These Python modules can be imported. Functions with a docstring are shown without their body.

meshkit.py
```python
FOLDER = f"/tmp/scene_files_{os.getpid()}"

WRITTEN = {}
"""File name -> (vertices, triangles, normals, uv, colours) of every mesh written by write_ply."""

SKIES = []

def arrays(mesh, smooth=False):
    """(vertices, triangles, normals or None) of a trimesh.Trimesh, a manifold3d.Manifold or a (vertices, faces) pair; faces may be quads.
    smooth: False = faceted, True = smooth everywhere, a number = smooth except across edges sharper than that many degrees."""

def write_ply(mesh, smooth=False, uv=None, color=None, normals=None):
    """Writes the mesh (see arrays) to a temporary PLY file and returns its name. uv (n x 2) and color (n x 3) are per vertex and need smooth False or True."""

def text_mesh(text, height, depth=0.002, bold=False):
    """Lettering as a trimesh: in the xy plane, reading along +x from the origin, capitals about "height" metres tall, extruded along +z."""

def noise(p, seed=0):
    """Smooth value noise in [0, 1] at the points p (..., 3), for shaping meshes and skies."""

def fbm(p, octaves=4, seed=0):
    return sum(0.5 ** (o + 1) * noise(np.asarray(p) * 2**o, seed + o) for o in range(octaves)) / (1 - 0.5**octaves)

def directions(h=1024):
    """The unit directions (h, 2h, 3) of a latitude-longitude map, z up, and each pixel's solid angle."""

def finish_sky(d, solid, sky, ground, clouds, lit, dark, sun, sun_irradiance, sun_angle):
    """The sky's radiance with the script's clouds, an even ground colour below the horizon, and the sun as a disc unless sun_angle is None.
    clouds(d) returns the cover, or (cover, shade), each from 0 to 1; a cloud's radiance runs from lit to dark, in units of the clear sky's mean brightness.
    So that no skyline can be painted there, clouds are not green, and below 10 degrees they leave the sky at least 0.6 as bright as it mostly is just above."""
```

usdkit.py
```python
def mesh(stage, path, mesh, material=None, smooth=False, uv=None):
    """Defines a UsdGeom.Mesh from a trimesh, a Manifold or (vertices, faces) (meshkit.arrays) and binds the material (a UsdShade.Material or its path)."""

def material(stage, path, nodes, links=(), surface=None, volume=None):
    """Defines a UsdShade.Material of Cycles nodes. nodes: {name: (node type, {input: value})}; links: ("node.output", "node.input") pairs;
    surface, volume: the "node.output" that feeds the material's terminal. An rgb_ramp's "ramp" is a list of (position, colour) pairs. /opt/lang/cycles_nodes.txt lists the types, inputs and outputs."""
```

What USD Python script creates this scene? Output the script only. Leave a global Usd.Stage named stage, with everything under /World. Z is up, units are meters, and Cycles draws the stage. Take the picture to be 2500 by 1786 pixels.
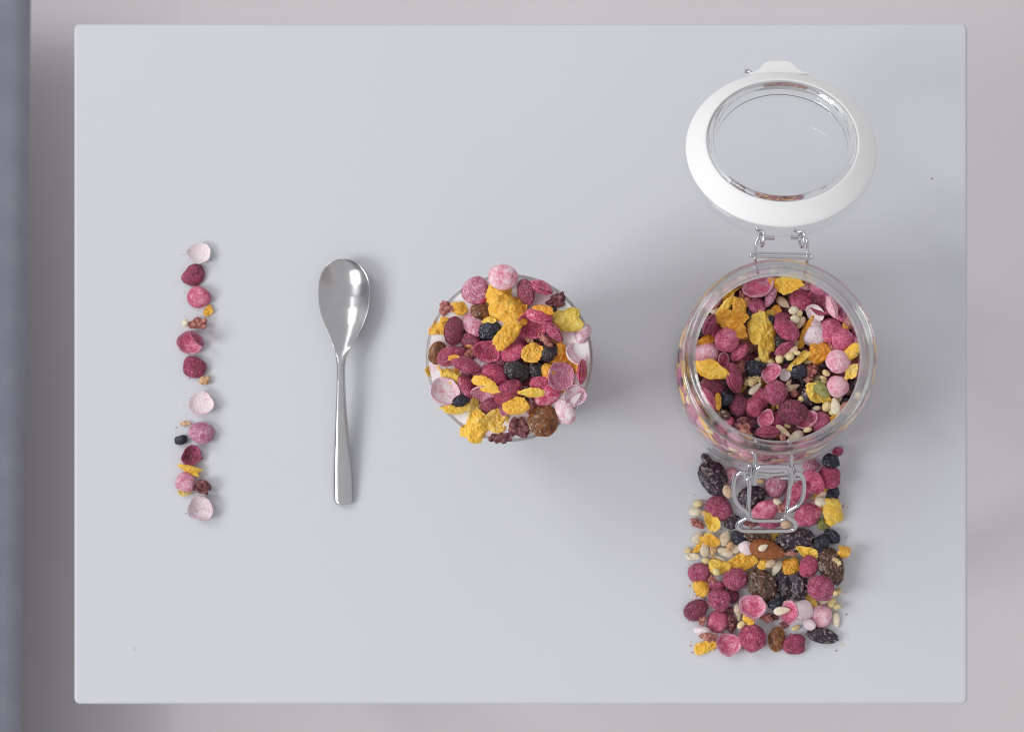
import math, random
import numpy as np, trimesh, usdkit
from meshkit import noise, fbm
from pxr import Usd, UsdGeom, UsdLux, UsdShade, Gf, Sdf

# ------------------------------------------------------------------ stage, camera, lamps
stage = Usd.Stage.CreateInMemory()
UsdGeom.SetStageUpAxis(stage, UsdGeom.Tokens.z)
UsdGeom.SetStageMetersPerUnit(stage, 1.0)
UsdGeom.Xform.Define(stage, '/World')
UsdGeom.Scope.Define(stage, '/World/Looks')

MPP = 0.228e-3                     # metres per photograph pixel on the table top
H = 0.90                           # camera height above the table top
CX, CY = (1600 - 1250) * MPP, (893 - 1300) * MPP
FOCAL, APERTURE = 36 * H / (2500 * MPP), 36.0
cam = UsdGeom.Camera.Define(stage, '/World/camera')
cam.AddTranslateOp().Set(Gf.Vec3d(CX, CY, H))
cam.CreateFocalLengthAttr(FOCAL)
cam.CreateHorizontalApertureAttr(APERTURE)
cam.CreateVerticalApertureAttr(APERTURE * 731 / 1024)
cam.CreateHorizontalApertureOffsetAttr(-CX / H * FOCAL)
cam.CreateVerticalApertureOffsetAttr(-CY / H * FOCAL)
cam.CreateClippingRangeAttr(Gf.Vec2f(0.05, 50))
cam.CreateFStopAttr(11.0)
cam.CreateFocusDistanceAttr(H - 0.075)
cam.CreateExposureAttr(0.77)

def rect_light(name, pos, target, w, h, strength, color):
    l = UsdLux.RectLight.Define(stage, '/World/' + name)
    l.CreateWidthAttr(w); l.CreateHeightAttr(h); l.CreateIntensityAttr(strength); l.CreateColorAttr(Gf.Vec3f(*color))
    p, t = np.array(pos, float), np.array(target, float)
    z = (p - t) / np.linalg.norm(p - t)
    x = np.cross([0, 0, 1], z); x /= np.linalg.norm(x); y = np.cross(z, x)
    m = np.eye(4); m[0, :3], m[1, :3], m[2, :3], m[3, :3] = x, y, z, p
    l.AddTransformOp().Set(Gf.Matrix4d(*m.ravel().tolist()))
    return l

# two tall windows on the same side of the room, each of four panes with bars between them
for name, pos, strength in (('window_lamp', (-1.78, 1.42, 2.05), 3.2), ('window_lamp_far', (-2.30, -0.74, 1.75), 7.7)):
    wc = np.array(pos); wn = np.array([0, 0, 0.03]) - wc
    wn[2] *= 0.35; wn /= np.linalg.norm(wn)
    wx = np.cross([0, 0, 1], wn); wx /= np.linalg.norm(wx); wy = np.cross(wn, wx)
    for i in (-1, 1):
        for j in (-1, 1):
            c = wc + wx * i * 0.29 + wy * j * 0.36
            rect_light('%s_%d' % (name, (i + 1) + (j + 1) // 2), c, c + wn, 0.52, 0.66, strength, (0.99, 0.985, 0.985))
# the even light of the white room
dome = UsdLux.DomeLight.Define(stage, '/World/room_light')
dome.CreateIntensityAttr(0.112); dome.CreateColorAttr(Gf.Vec3f(0.98, 0.97, 1.0))

def P(px, py, z=0.0):
    """The point at height z that a photograph pixel shows."""
    x0, y0 = (px - 1250) * MPP, (893 - py) * MPP
    k = (H - z) / H
    return np.array([CX + (x0 - CX) * k, CY + (y0 - CY) * k, z])

def mpp(z):
    return MPP * (H - z) / H

# ------------------------------------------------------------------ naming
used = {}
def numbered(parent, name):
    k = (parent, name); n = used.get(k, 0); used[k] = n + 1
    return name if n == 0 else '%s_%03d' % (name, n)

def tag(prim, label=None, cat=None, group=None, kind=None):
    for k, v in (('label', label), ('category', cat), ('group', group), ('kind', kind)):
        if v:
            prim.SetCustomDataByKey(k, v)
    return prim

def xf(name, loc=(0, 0, 0), parent='/World', label=None, cat=None, group=None):
    path = parent + '/' + numbered(parent, name)
    x = UsdGeom.Xform.Define(stage, path)
    x.AddTranslateOp().Set(Gf.Vec3d(*map(float, loc)))
    tag(x.GetPrim(), label, cat, group)
    return path

def obj(name, mesh, mat, parent='/World', loc=None, smooth=40, **tags):
    path = parent + '/' + numbered(parent, name)
    m = usdkit.mesh(stage, path, mesh, mat, smooth=smooth)
    if loc is not None:
        m.AddTranslateOp().Set(Gf.Vec3d(*map(float, loc)))
    if tags:
        tag(m.GetPrim(), **tags)
    return path

# ------------------------------------------------------------------ materials
def M(name, nodes, links=(), surface='p.BSDF'):
    return usdkit.material(stage, '/World/Looks/' + name, nodes, links, surface=surface)

def noisy(name, stops, scale, detail=6, rough=0.62, fine=None, fine_scale=3000, fine_fac=0.3, bump_scale=2500, bump=0.5, bump_d=0.0003, fine_lo=0.52, fine_hi=0.68, **bsdf):
    """A colour ramp over noise at the point's place in the world, with finer grain mixed in."""
    n = {'g': ('geometry', {}),
         'n': ('noise_texture', {'scale': scale, 'detail': detail, 'roughness': rough}),
         'r': ('rgb_ramp', {'ramp': stops}),
         'b': ('noise_texture', {'scale': bump_scale, 'detail': 3, 'roughness': 0.6}),
         'u': ('bump', {'strength': bump, 'distance': bump_d}),
         'p': ('principled_bsdf', bsdf)}
    l = [('g.position', 'n.vector'), ('g.position', 'b.vector'), ('n.fac', 'r.fac'), ('b.fac', 'u.height'), ('u.normal', 'p.normal')]
    if fine is None:
        l.append(('r.color', 'p.base_color'))
    else:
        n['f'] = ('noise_texture', {'scale': fine_scale, 'detail': 2, 'roughness': 0.5})
        n['k'] = ('map_range', {'from_min': fine_lo, 'from_max': fine_hi, 'to_min': 0.0, 'to_max': fine_fac, 'clamp': True})
        n['m'] = ('mix', {'color2': fine})
        l += [('g.position', 'f.vector'), ('f.fac', 'k.value'), ('k.result', 'm.fac'), ('r.color', 'm.color1'), ('m.color', 'p.base_color')]
    return M(name, n, l)

MAT = {}
def berry(key, deep, mid, dust, lo, hi, **kw):
    kw = {**dict(roughness=0.55, specular_ior_level=0.4, sheen_weight=0.18, sheen_roughness=0.5, sheen_tint=(1.0, 0.80, 0.88)), **kw}
    tone = lambda c, f, h: (min(c[0] * f, 0.9), min(c[1] * f * (1 + h * (1 - c[1])), 0.9), min(c[2] * f * (1 - h * (1 - c[2])), 0.9))
    for i, (f, h, w) in enumerate(((1.0, 0.0, 0.0), (0.76, -0.06, 0.03), (1.12, 0.08, -0.04))):
        MAT[key + str(i)] = noisy('puff_%s_%d' % (key, i), [(0, tone(deep, f, h)), (lo + w, tone(deep, f, h)), ((lo + hi) / 2 + w, tone(mid, f, h)), (hi + w, tone(dust, f ** 0.4, h * 0.3)), (1, tone(dust, f ** 0.4, h * 0.3))], (250, 310, 210)[i], 9, 0.80,
                     fine=tuple(0.55 + 0.40 * c for c in dust), fine_scale=2200, fine_fac={'d': 0.30, 'dw': 0.40, 'm': 0.45, 'mw': 0.50}.get(key, 0.65), fine_lo=0.54, fine_hi=0.66, bump_scale=1000, bump=1.0, bump_d=0.0011, **kw)
    MAT[key] = MAT[key + '0']
berry('d', (0.16, 0.003, 0.032), (0.37, 0.024, 0.105), (0.62, 0.21, 0.34), 0.43, 0.71)
berry('m', (0.30, 0.007, 0.058), (0.56, 0.070, 0.185), (0.80, 0.38, 0.50), 0.41, 0.67)
berry('l', (0.48, 0.050, 0.150), (0.68, 0.250, 0.370), (0.84, 0.56, 0.65), 0.36, 0.62)
berry('w', (0.66, 0.200, 0.310), (0.82, 0.560, 0.630), (0.88, 0.76, 0.79), 0.24, 0.50)
berry('dw', (0.22, 0.0015, 0.032), (0.46, 0.009, 0.085), (0.74, 0.27, 0.39), 0.46, 0.69, roughness=0.28, specular_ior_level=0.5)
berry('mw', (0.36, 0.003, 0.055), (0.61, 0.030, 0.135), (0.86, 0.48, 0.57), 0.43, 0.65, roughness=0.30, specular_ior_level=0.5)
berry('lw', (0.50, 0.030, 0.130), (0.72, 0.240, 0.360), (0.87, 0.63, 0.70), 0.38, 0.62, roughness=0.38, specular_ior_level=0.5)
berry('ww', (0.54, 0.050, 0.150), (0.80, 0.430, 0.520), (0.89, 0.80, 0.82), 0.32, 0.58, roughness=0.35, specular_ior_level=0.5)
def corn(key, a, b, c, **kw):
    kw = {**dict(roughness=0.40, specular_ior_level=0.5, subsurface_weight=0.15, subsurface_radius=(1, 0.5, 0.1), subsurface_scale=0.001), **kw}
    for i, f in enumerate(((1, 1, 1), (0.95, 0.86, 0.7), (1.0, 1.12, 1.5))):
        t = lambda c: tuple(min(x * y, 0.97) for x, y in zip(c, f))
        MAT['corn_' + key + str(i)] = noisy('corn_%s_%d' % (key, i), [(0.25, t(a)), (0.48, t(b)), (0.75, t(c))], (260, 340, 200)[i], 7, 0.72, fine=(0.95, 0.72, 0.30), fine_scale=1200, fine_fac=0.40, bump_scale=750, bump=1.0, bump_d=0.0012, **kw)
    MAT[key] = MAT['corn_' + key + '0']
corn('y', (0.86, 0.33, 0.014), (0.97, 0.52, 0.040), (0.96, 0.67, 0.15))
corn('o', (0.74, 0.22, 0.010), (0.90, 0.38, 0.022), (0.92, 0.52, 0.08))
corn('p', (0.86, 0.42, 0.035), (0.94, 0.60, 0.100), (0.96, 0.76, 0.32))
corn('g', (0.42, 0.30, 0.025), (0.80, 0.46, 0.045), (0.92, 0.64, 0.14))
def fruit(key, a, b, c, speck, amount, **kw):
    kw = {**dict(fine_lo=0.57, fine_hi=0.66, roughness=0.42, specular_ior_level=0.5), **kw}
    MAT[key] = noisy('fruit_' + key, [(0.3, a), (0.5, b), (0.72, c)], 300, 5, 0.6, fine=speck, fine_scale=620, fine_fac=amount, bump_scale=330, bump=1.0, bump_d=0.0009, **kw)
fruit('k', (0.006, 0.005, 0.008), (0.014, 0.010, 0.014), (0.060, 0.034, 0.036), (0.16, 0.12, 0.12), 0.25, roughness=0.30)
fruit('v', (0.008, 0.005, 0.010), (0.024, 0.014, 0.026), (0.085, 0.050, 0.070), (0.58, 0.45, 0.42), 0.55, roughness=0.26)
fruit('e', (0.060, 0.016, 0.004), (0.16, 0.048, 0.010), (0.30, 0.115, 0.028), (0.60, 0.42, 0.25), 0.3, roughness=0.25, subsurface_weight=0.3, subsurface_radius=(1, 0.4, 0.1), subsurface_scale=0.002)
fruit('b', (0.045, 0.012, 0.003), (0.140, 0.040, 0.008), (0.280, 0.105, 0.025), (0.55, 0.36, 0.22), 0.35, roughness=0.28, subsurface_weight=0.25, subsurface_radius=(1, 0.4, 0.1), subsurface_scale=0.0015)
fruit('z', (0.022, 0.009, 0.006), (0.070, 0.030, 0.017), (0.170, 0.085, 0.048), (0.58, 0.44, 0.36), 0.5, roughness=0.26)
fruit('u', (0.004, 0.005, 0.012), (0.010, 0.012, 0.026), (0.040, 0.038, 0.062), (0.22, 0.20, 0.24), 0.25, roughness=0.30)
def crumb(key, a, b, c, **kw):
    kw = {**dict(roughness=0.65, specular_ior_level=0.35), **kw}
    MAT[key] = noisy('cluster_' + key, [(0.3, a), (0.5, b), (0.7, c)], 500, 5, 0.65, fine=c, fine_scale=2200, fine_fac=0.4, bump_scale=1600, bump=0.8, bump_d=0.0005, **kw)
crumb('xp', (0.22, 0.045, 0.050), (0.40, 0.135, 0.120), (0.62, 0.34, 0.26))
crumb('xk', (0.055, 0.014, 0.020), (0.15, 0.040, 0.055), (0.42, 0.19, 0.17))
crumb('xt', (0.52, 0.26, 0.120), (0.68, 0.42, 0.220), (0.78, 0.58, 0.38))
crumb('s', (0.50, 0.38, 0.240), (0.66, 0.55, 0.390), (0.76, 0.68, 0.54), roughness=0.5)
crumb('t', (0.44, 0.29, 0.170), (0.58, 0.42, 0.280), (0.70, 0.56, 0.42), roughness=0.5)
crumb('c', (0.62, 0.42, 0.150), (0.74, 0.58, 0.280), (0.82, 0.73, 0.46), roughness=0.5)
crumb('cw', (0.62, 0.50, 0.310), (0.75, 0.66, 0.490), (0.83, 0.78, 0.66), roughness=0.5)
crumb('a', (0.17, 0.045, 0.013), (0.27, 0.080, 0.024), (0.38, 0.150, 0.055), roughness=0.5)
crumb('P', (0.12, 0.13, 0.028), (0.22, 0.23, 0.060), (0.36, 0.34, 0.140), roughness=0.45)

def plain(name, color, **kw):
    return M(name, {'p': ('principled_bsdf', {'base_color': color, **kw})})
WHITE_TABLE = noisy('white_lacquer', [(0.3, (0.600, 0.616, 0.654)), (0.7, (0.608, 0.622, 0.656))], 9, 3, 0.5, bump_scale=260, bump=0.05, bump_d=0.0002, roughness=0.42, specular_ior_level=0.35)
FLOOR = noisy('pale_floor', [(0.3, (0.705, 0.682, 0.690)), (0.7, (0.735, 0.708, 0.716))], 3, 4, 0.5, bump_scale=30, bump=0.1, bump_d=0.001, roughness=0.35)
FABRIC = noisy('grey_blue_fabric', [(0.3, (0.275, 0.28, 0.345)), (0.7, (0.325, 0.33, 0.395))], 40, 5, 0.6, bump_scale=1200, bump=0.6, bump_d=0.001, roughness=0.9)
STEEL = noisy('brushed_steel', [(0.3, (0.52, 0.515, 0.52)), (0.7, (0.60, 0.595, 0.60))], 60, 3, 0.5, bump_scale=900, bump=0.04, bump_d=0.0002, metallic=1.0, roughness=0.23)
WIRE = plain('steel_wire', (0.60, 0.60, 0.61), metallic=1.0, roughness=0.14)
SILICONE = plain('white_silicone', (0.83, 0.835, 0.825), roughness=0.5, subsurface_weight=0.2, subsurface_radius=(1, 0.9, 0.8), subsurface_scale=0.002)
GLASS = plain('clear_glass', (0.985, 0.992, 0.99), roughness=0.0, ior=1.48, transmission_weight=1.0)
PANE = M('thin_clear_glass', {'w': ('layer_weight', {'blend': 0.5}), 'e': ('math', {'math_type': 'power', 'value2': 4.0}), 's': ('math', {'math_type': 'multiply_add', 'value2': 0.50, 'value3': 0.02}),
         't': ('transparent_bsdf', {'color': (0.985, 0.99, 0.988)}), 'y': ('glossy_bsdf', {'color': (0.96, 0.97, 0.97), 'roughness': 0.04}), 'x': ('mix_closure', {})},
         [('w.facing', 'e.value1'), ('e.value', 's.value1'), ('s.value', 'x.fac'), ('t.BSDF', 'x.closure1'), ('y.BSDF', 'x.closure2')], surface='x.closure')
RIMGLASS = M('thick_clear_glass', {'q': ('principled_bsdf', {'base_color': (0.985, 0.993, 0.99), 'roughness': 0.0, 'ior': 1.45, 'transmission_weight': 1.0}), 't': ('transparent_bsdf', {'color': (0.965, 0.975, 0.97)}), 'x': ('mix_closure', {'fac': 0.5})},
         [('q.BSDF', 'x.closure1'), ('t.BSDF', 'x.closure2')], surface='x.closure')
YOGURT = noisy('white_yogurt', [(0.30, (0.80, 0.56, 0.62)), (0.46, (0.86, 0.80, 0.79)), (0.60, (0.88, 0.865, 0.85))], 90, 3, 0.5, bump_scale=120, bump=0.5, bump_d=0.002, roughness=0.25, subsurface_weight=0.3, subsurface_radius=(1, 0.8, 0.6), subsurface_scale=0.002)
MIX = M('mixed_cereal', {'a': ('attribute', {'attribute': 'tint'}), 'g': ('geometry', {}), 'n': ('noise_texture', {'scale': 700, 'detail': 4, 'roughness': 0.65}),
        'k': ('map_range', {'from_min': 0.45, 'from_max': 0.72, 'to_min': 0.0, 'to_max': 0.45, 'clamp': True}), 'm': ('mix', {'color2': (0.78, 0.6, 0.62)}), 'p': ('principled_bsdf', {'roughness': 0.6})},
        [('g.position', 'n.vector'), ('n.fac', 'k.value'), ('k.result', 'm.fac'), ('a.color', 'm.color1'), ('m.color', 'p.base_color')])

# ------------------------------------------------------------------ mesh builders
def revolve(profile, n=128):
    """A closed ring of (r, z) points in mm turned about z; r = 0 points collapse to the axis."""
    prof = np.array(profile, float) * 1e-3
    v, rows = [], []
    for r, z in prof:
        if r < 1e-9:
            rows.append([len(v)] * n); v.append((0, 0, z))
        else:
            a = np.arange(n) / n * 2 * math.pi
            rows.append(list(range(len(v), len(v) + n)))
            v += list(zip(r * np.cos(a), r * np.sin(a), np.full(n, z)))
    f = []
    for i in range(len(rows)):
        A, B = rows[i], rows[(i + 1) % len(rows)]
        if A[0] == A[1] and B[0] == B[1]:
            continue
        for k in range(n):
            q = (A[k], A[(k + 1) % n], B[(k + 1) % n], B[k])
            for t in ((q[0], q[1], q[2]), (q[0], q[2], q[3])):
                if len(set(t)) == 3:
                    f.append(t)
    m = trimesh.Trimesh(np.array(v), np.array(f), process=False)
    if m.volume < 0:
        m.invert()
    return m

def rounded(profile, steps=3, ratio=0.30):
    """Corner-cut a closed profile twice so that its edges catch light."""
    p = np.array(profile, float)
    for _ in range(steps - 1):
        q = []
        for i in range(len(p)):
            if p[i][0] < 1e-9:
                q.append(p[i]); continue
            a, b = p[i - 1], p[(i + 1) % len(p)]
            q += [p[i] + (a - p[i]) * ratio, p[i] + (b - p[i]) * ratio]
        p = np.array(q)
    return p

def smooth_path(pts, per=8, closed=False):
    pts = np.array(pts, float); n = len(pts); out = []
    for i in range(n if closed else n - 1):
        g = lambda k: pts[k % n] if closed else pts[min(max(k, 0), n - 1)]
        a, b, c, d = g(i - 1), g(i), g(i + 1), g(i + 2)
        for t in np.arange(per) / per:
            out.append(0.5 * (2 * b + (c - a) * t + (2 * a - 5 * b + 4 * c - d) * t * t + (3 * b - a - 3 * c + d) * t ** 3))
    if not closed:
        out.append(pts[-1])
    return np.array(out)

def tube(pts, r, closed=False, sides=12, per=8):
    p = smooth_path(pts, per, closed) if per else np.array(pts, float)
    n = len(p)
    t = np.roll(p, -1, 0) - np.roll(p, 1, 0) if closed else np.gradient(p, axis=0)
    t /= np.linalg.norm(t, axis=1, keepdims=True)
    up = np.cross(t[0], [0.31, 0.17, 0.93]); up /= np.linalg.norm(up)
    v = []
    for i in range(n):
        up = up - t[i] * np.dot(up, t[i]); up /= np.linalg.norm(up)
        s = np.cross(t[i], up)
        a = np.arange(sides) / sides * 2 * math.pi
        v.append(p[i] + r * (np.cos(a)[:, None] * up + np.sin(a)[:, None] * s))
    v = np.vstack(v); f = []
    for i in range(n if closed else n - 1):
        j = (i + 1) % n
        for k in range(sides):
            q = (i * sides + k, i * sides + (k + 1) % sides, j * sides + (k + 1) % sides, j * sides + k)
            f += [(q[0], q[1], q[2]), (q[0], q[2], q[3])]
    if not closed:
        for base, flip in ((0, False), ((n - 1) * sides, True)):
            for k in range(1, sides - 1):
                f.append((base, base + k + 1, base + k) if not flip else (base, base + k, base + k + 1))
    m = trimesh.Trimesh(v, np.array(f), process=False)
    trimesh.repair.fix_normals(m)
    return m

def outline(th, rng, low, high=0.0):
    f = np.ones_like(th)
    for k in range(2, 6):
        f += low / (k - 1) * math.cos(rng.uniform(0, 6.28)) * np.cos(k * th + rng.uniform(0, 6.28))
    if high:
        for k in range(7, 22, 2):
            f += high * rng.uniform(0.2, 1) / 2 * np.cos(k * th + rng.uniform(0, 6.28))
    return f

def disc_shell(top, bottom, nr, nt):
    """Closed sheet from two (nr+1, nt, 3) grids whose ring 0 is the centre and whose last rings form the rim."""
    v = [top[0, :1]] + [top[i] for i in range(1, nr + 1)] + [bottom[0, :1]] + [bottom[i] for i in range(1, nr + 1)]
    v = np.vstack(v); off = 1 + nr * nt; f = []
    k = np.arange(nt); k2 = (k + 1) % nt
    def ring(i, o): return o + 1 + (i - 1) * nt
    f.append(np.stack([np.zeros(nt, int), ring(1, 0) + k, ring(1, 0) + k2], 1))
    f.append(np.stack([np.full(nt, off), ring(1, off) + k2, ring(1, off) + k], 1))
    for i in range(1, nr):
        a, b = ring(i, 0), ring(i + 1, 0)
        f += [np.stack([a + k, b + k, b + k2], 1), np.stack([a + k, b + k2, a + k2], 1)]
        a, b = ring(i, off), ring(i + 1, off)
        f += [np.stack([a + k, b + k2, b + k], 1), np.stack([a + k, a + k2, b + k2], 1)]
    a, b = ring(nr, 0), ring(nr, off)
    f += [np.stack([a + k, b + k, b + k2], 1), np.stack([a + k, b + k2, a + k2], 1)]
    return trimesh.Trimesh(v, np.vstack(f), process=False)

def grids(nr, nt):
    r = np.linspace(0, 1, nr + 1)[:, None] ** 0.85
    th = (np.arange(nt) / nt * 2 * math.pi)[None, :]
    return r * np.ones_like(th), th * np.ones_like(r)

def roughen(v, amp, size, seed):
    c = v.mean(0); d = v - c; n = d / np.maximum(np.linalg.norm(d, axis=1, keepdims=True), 1e-9)
    return v + n * amp * (2 * fbm(v / size + seed * 7.13, 3, seed)[:, None] - 1)

def puff(a, b, seed, up=True, fat=1.0):
    """A puffed cap: a thick little bowl, turned dome up unless up is False."""
    rng = random.Random(seed); nr, nt = 12, 36
    r, th = grids(nr, nt)
    o = outline(th, rng, 0.10, 0.012)
    x, y = a * r * o * np.cos(th), b * r * o * np.sin(th)
    depth = 0.62 * min(a, b) * fat * rng.uniform(0.9, 1.1)
    t = 0.26 * min(a, b) * fat
    outer = -depth * np.sqrt(np.maximum(1 - r ** 2.3, 0)) * 1.0
    inner = -(depth - t) * (1 - r ** 2.6) * rng.uniform(0.75, 1.0) - 0.02 * a
    outer[-1] -= 0.02 * a; inner[-1] = 0.035 * a
    lip = np.exp(-((r - 0.9) / 0.09) ** 2) * 0.10 * a
    top = np.stack([x * (1 - 0.04 * (r > 0.99)), y * (1 - 0.04 * (r > 0.99)), inner + lip], -1)
    bot = np.stack([x, y, outer], -1)
    m = disc_shell(top, bot, nr, nt)
    v = roughen(m.vertices, 0.034 * a, 0.42 * a, seed)
    v = roughen(v, 0.034 * a, 0.14 * a, seed + 3)
    v[:, 2] += 0.10 * a * (2 * noise(v / (1.1 * a) + seed * 1.7, seed) - 1)
    if up:
        v = v * np.array([1, -1, -1])
    return trimesh.Trimesh(v, m.faces, process=False)

def rim_faces(nr=12, nt=36, first=9):
    """Which triangles of a puff belong to its lip."""
    per = 2 * nt + sum(4 * nt for _ in range(nr - 1)) + 2 * nt
    mask = np.zeros(per, bool); k = 2 * nt
    for i in range(1, nr):
        mask[k:k + 2 * nt] = i >= first; k += 2 * nt
        mask[k:k + 2 * nt] = i >= first + 1; k += 2 * nt
    mask[k:] = True
    return mask

def ball(a, b, c, seed, amp=0.05, groove=False, sub=4, ridge=0.0, taper=0.0, size=0.5):
    m = trimesh.creation.icosphere(sub)
    u = np.array(m.vertices)
    k = np.ones(len(u))
    if ridge:
        w = np.abs(2 * fbm(u * np.array([0.9, 1.5, 1.5]) * 1.5 + seed * 3.7, 3, seed) - 1)
        k -= ridge * (1 - np.minimum(w * 3.2, 1))
        w = np.abs(2 * fbm(u * 3.6 + seed * 5.1, 2, seed + 1) - 1)
        k -= 0.28 * ridge * (1 - np.minimum(w * 3.0, 1))
    k += amp * 2 * (fbm(u / size + seed * 1.31, 3, seed + 2) - 0.5)
    v = u * k[:, None]
    if groove:
        v[:, :2] *= (1 - 0.17 * np.exp(-((u[:, 2] - 0.05) / 0.10) ** 2))[:, None]
    if taper:
        s = 1 - taper * (0.5 + 0.5 * u[:, 0]) ** 1.5
        v[:, 1] *= s; v[:, 2] *= s
    return trimesh.Trimesh(v * np.array([a, b, c]), m.faces, process=False)

def clam(a, b, seed):
    """Two puffed halves joined at a seam: a fat lens with a groove round its edge."""
    m = ball(a, b, 0.50 * a, seed, 0.05, True)
    v = m.vertices
    v[:, 2] *= 0.55 + 0.45 * np.clip(1 - (np.hypot(v[:, 0] / a, v[:, 1] / b)) ** 3, 0, 1)
    return trimesh.Trimesh(roughen(v, 0.03 * a, 0.16 * a, seed + 3), m.faces, process=False)

def flake(a, b, seed, curl=None, wave=0.22):
    rng = random.Random(seed); nr, nt = 16, 60
    r, th = grids(nr, nt)
    o = outline(th, rng, 0.15, 0.045)
    sq, ph0 = rng.uniform(2.0, 3.6), rng.uniform(0, 1.57)
    o = o / (np.abs(np.cos(th + ph0)) ** sq + np.abs(np.sin(th + ph0)) ** sq) ** (1 / sq)
    for _ in range(rng.randint(0, 2)):
        bite = rng.uniform(0, 6.28)
        o = o * (1 - rng.uniform(0.12, 0.28) * np.exp(-((np.abs((th - bite + math.pi) % (2 * math.pi) - math.pi)) / 0.28) ** 2))
    x, y = a * r * o * np.cos(th), b * r * o * np.sin(th)
    s = math.sqrt(a * b)
    curl = rng.choice((-1, 1)) * rng.uniform(0.25, 0.55) if curl is None else curl
    ph = rng.uniform(-0.5, 0.5)
    q = y * math.cos(ph) - x * math.sin(ph)
    z = curl * q * q / b + 0.12 * curl * x * x / a
    p = np.stack([x, y, 0 * x], -1).reshape(-1, 3)
    z = z + ((2 * fbm(p / (0.55 * s) + seed * 2.7, 2, seed) - 1) * wave * s).reshape(x.shape)
    bl = np.maximum(fbm(p / (0.17 * s) + seed * 1.9, 2, seed + 4) - 0.45, 0).reshape(x.shape) * 0.36 * s
    t = min(0.00045, 0.09 * s)
    edge = (1 - r ** 8)
    m = disc_shell(np.stack([x, y, z + t * (0.3 + 0.7 * edge) + bl * edge], -1), np.stack([x, y, z - t * (0.3 + 0.7 * edge) + 0.6 * bl * edge], -1), nr, nt)
    return m

def cluster(a, b, seed, lumps=17):
    rng = random.Random(seed); parts = [ball(a * 0.62, b * 0.62, 0.42 * b, seed, 0.3, sub=3)]
    for i in range(lumps):
        th, rr = rng.uniform(0, 6.283), math.sqrt(rng.random()) * 0.74
        s = min(a, b) * rng.uniform(0.16, 0.36)
        m = ball(s * rng.uniform(1, 1.6), s, s * rng.uniform(0.6, 1.0), seed * 31 + i, 0.25, sub=2)
        m.apply_transform(trimesh.transformations.random_rotation_matrix(np.array([rng.random(), rng.random(), rng.random()])))
        m.apply_translation([a * rr * math.cos(th), b * rr * math.sin(th), min(a, b) * rng.uniform(-0.15, 0.5) * (1 - rr * rr)])
        parts.append(m)
    return trimesh.util.concatenate(parts)

def seed_shape(a, b, seed, taper=0.45, flat=0.55, amp=0.03):
    return ball(a, b, b * flat, seed, amp, sub=3, taper=taper, size=0.8)

def rot(m, axis, ang):
    m.apply_transform(trimesh.transformations.rotation_matrix(ang, axis)); return m
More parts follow.
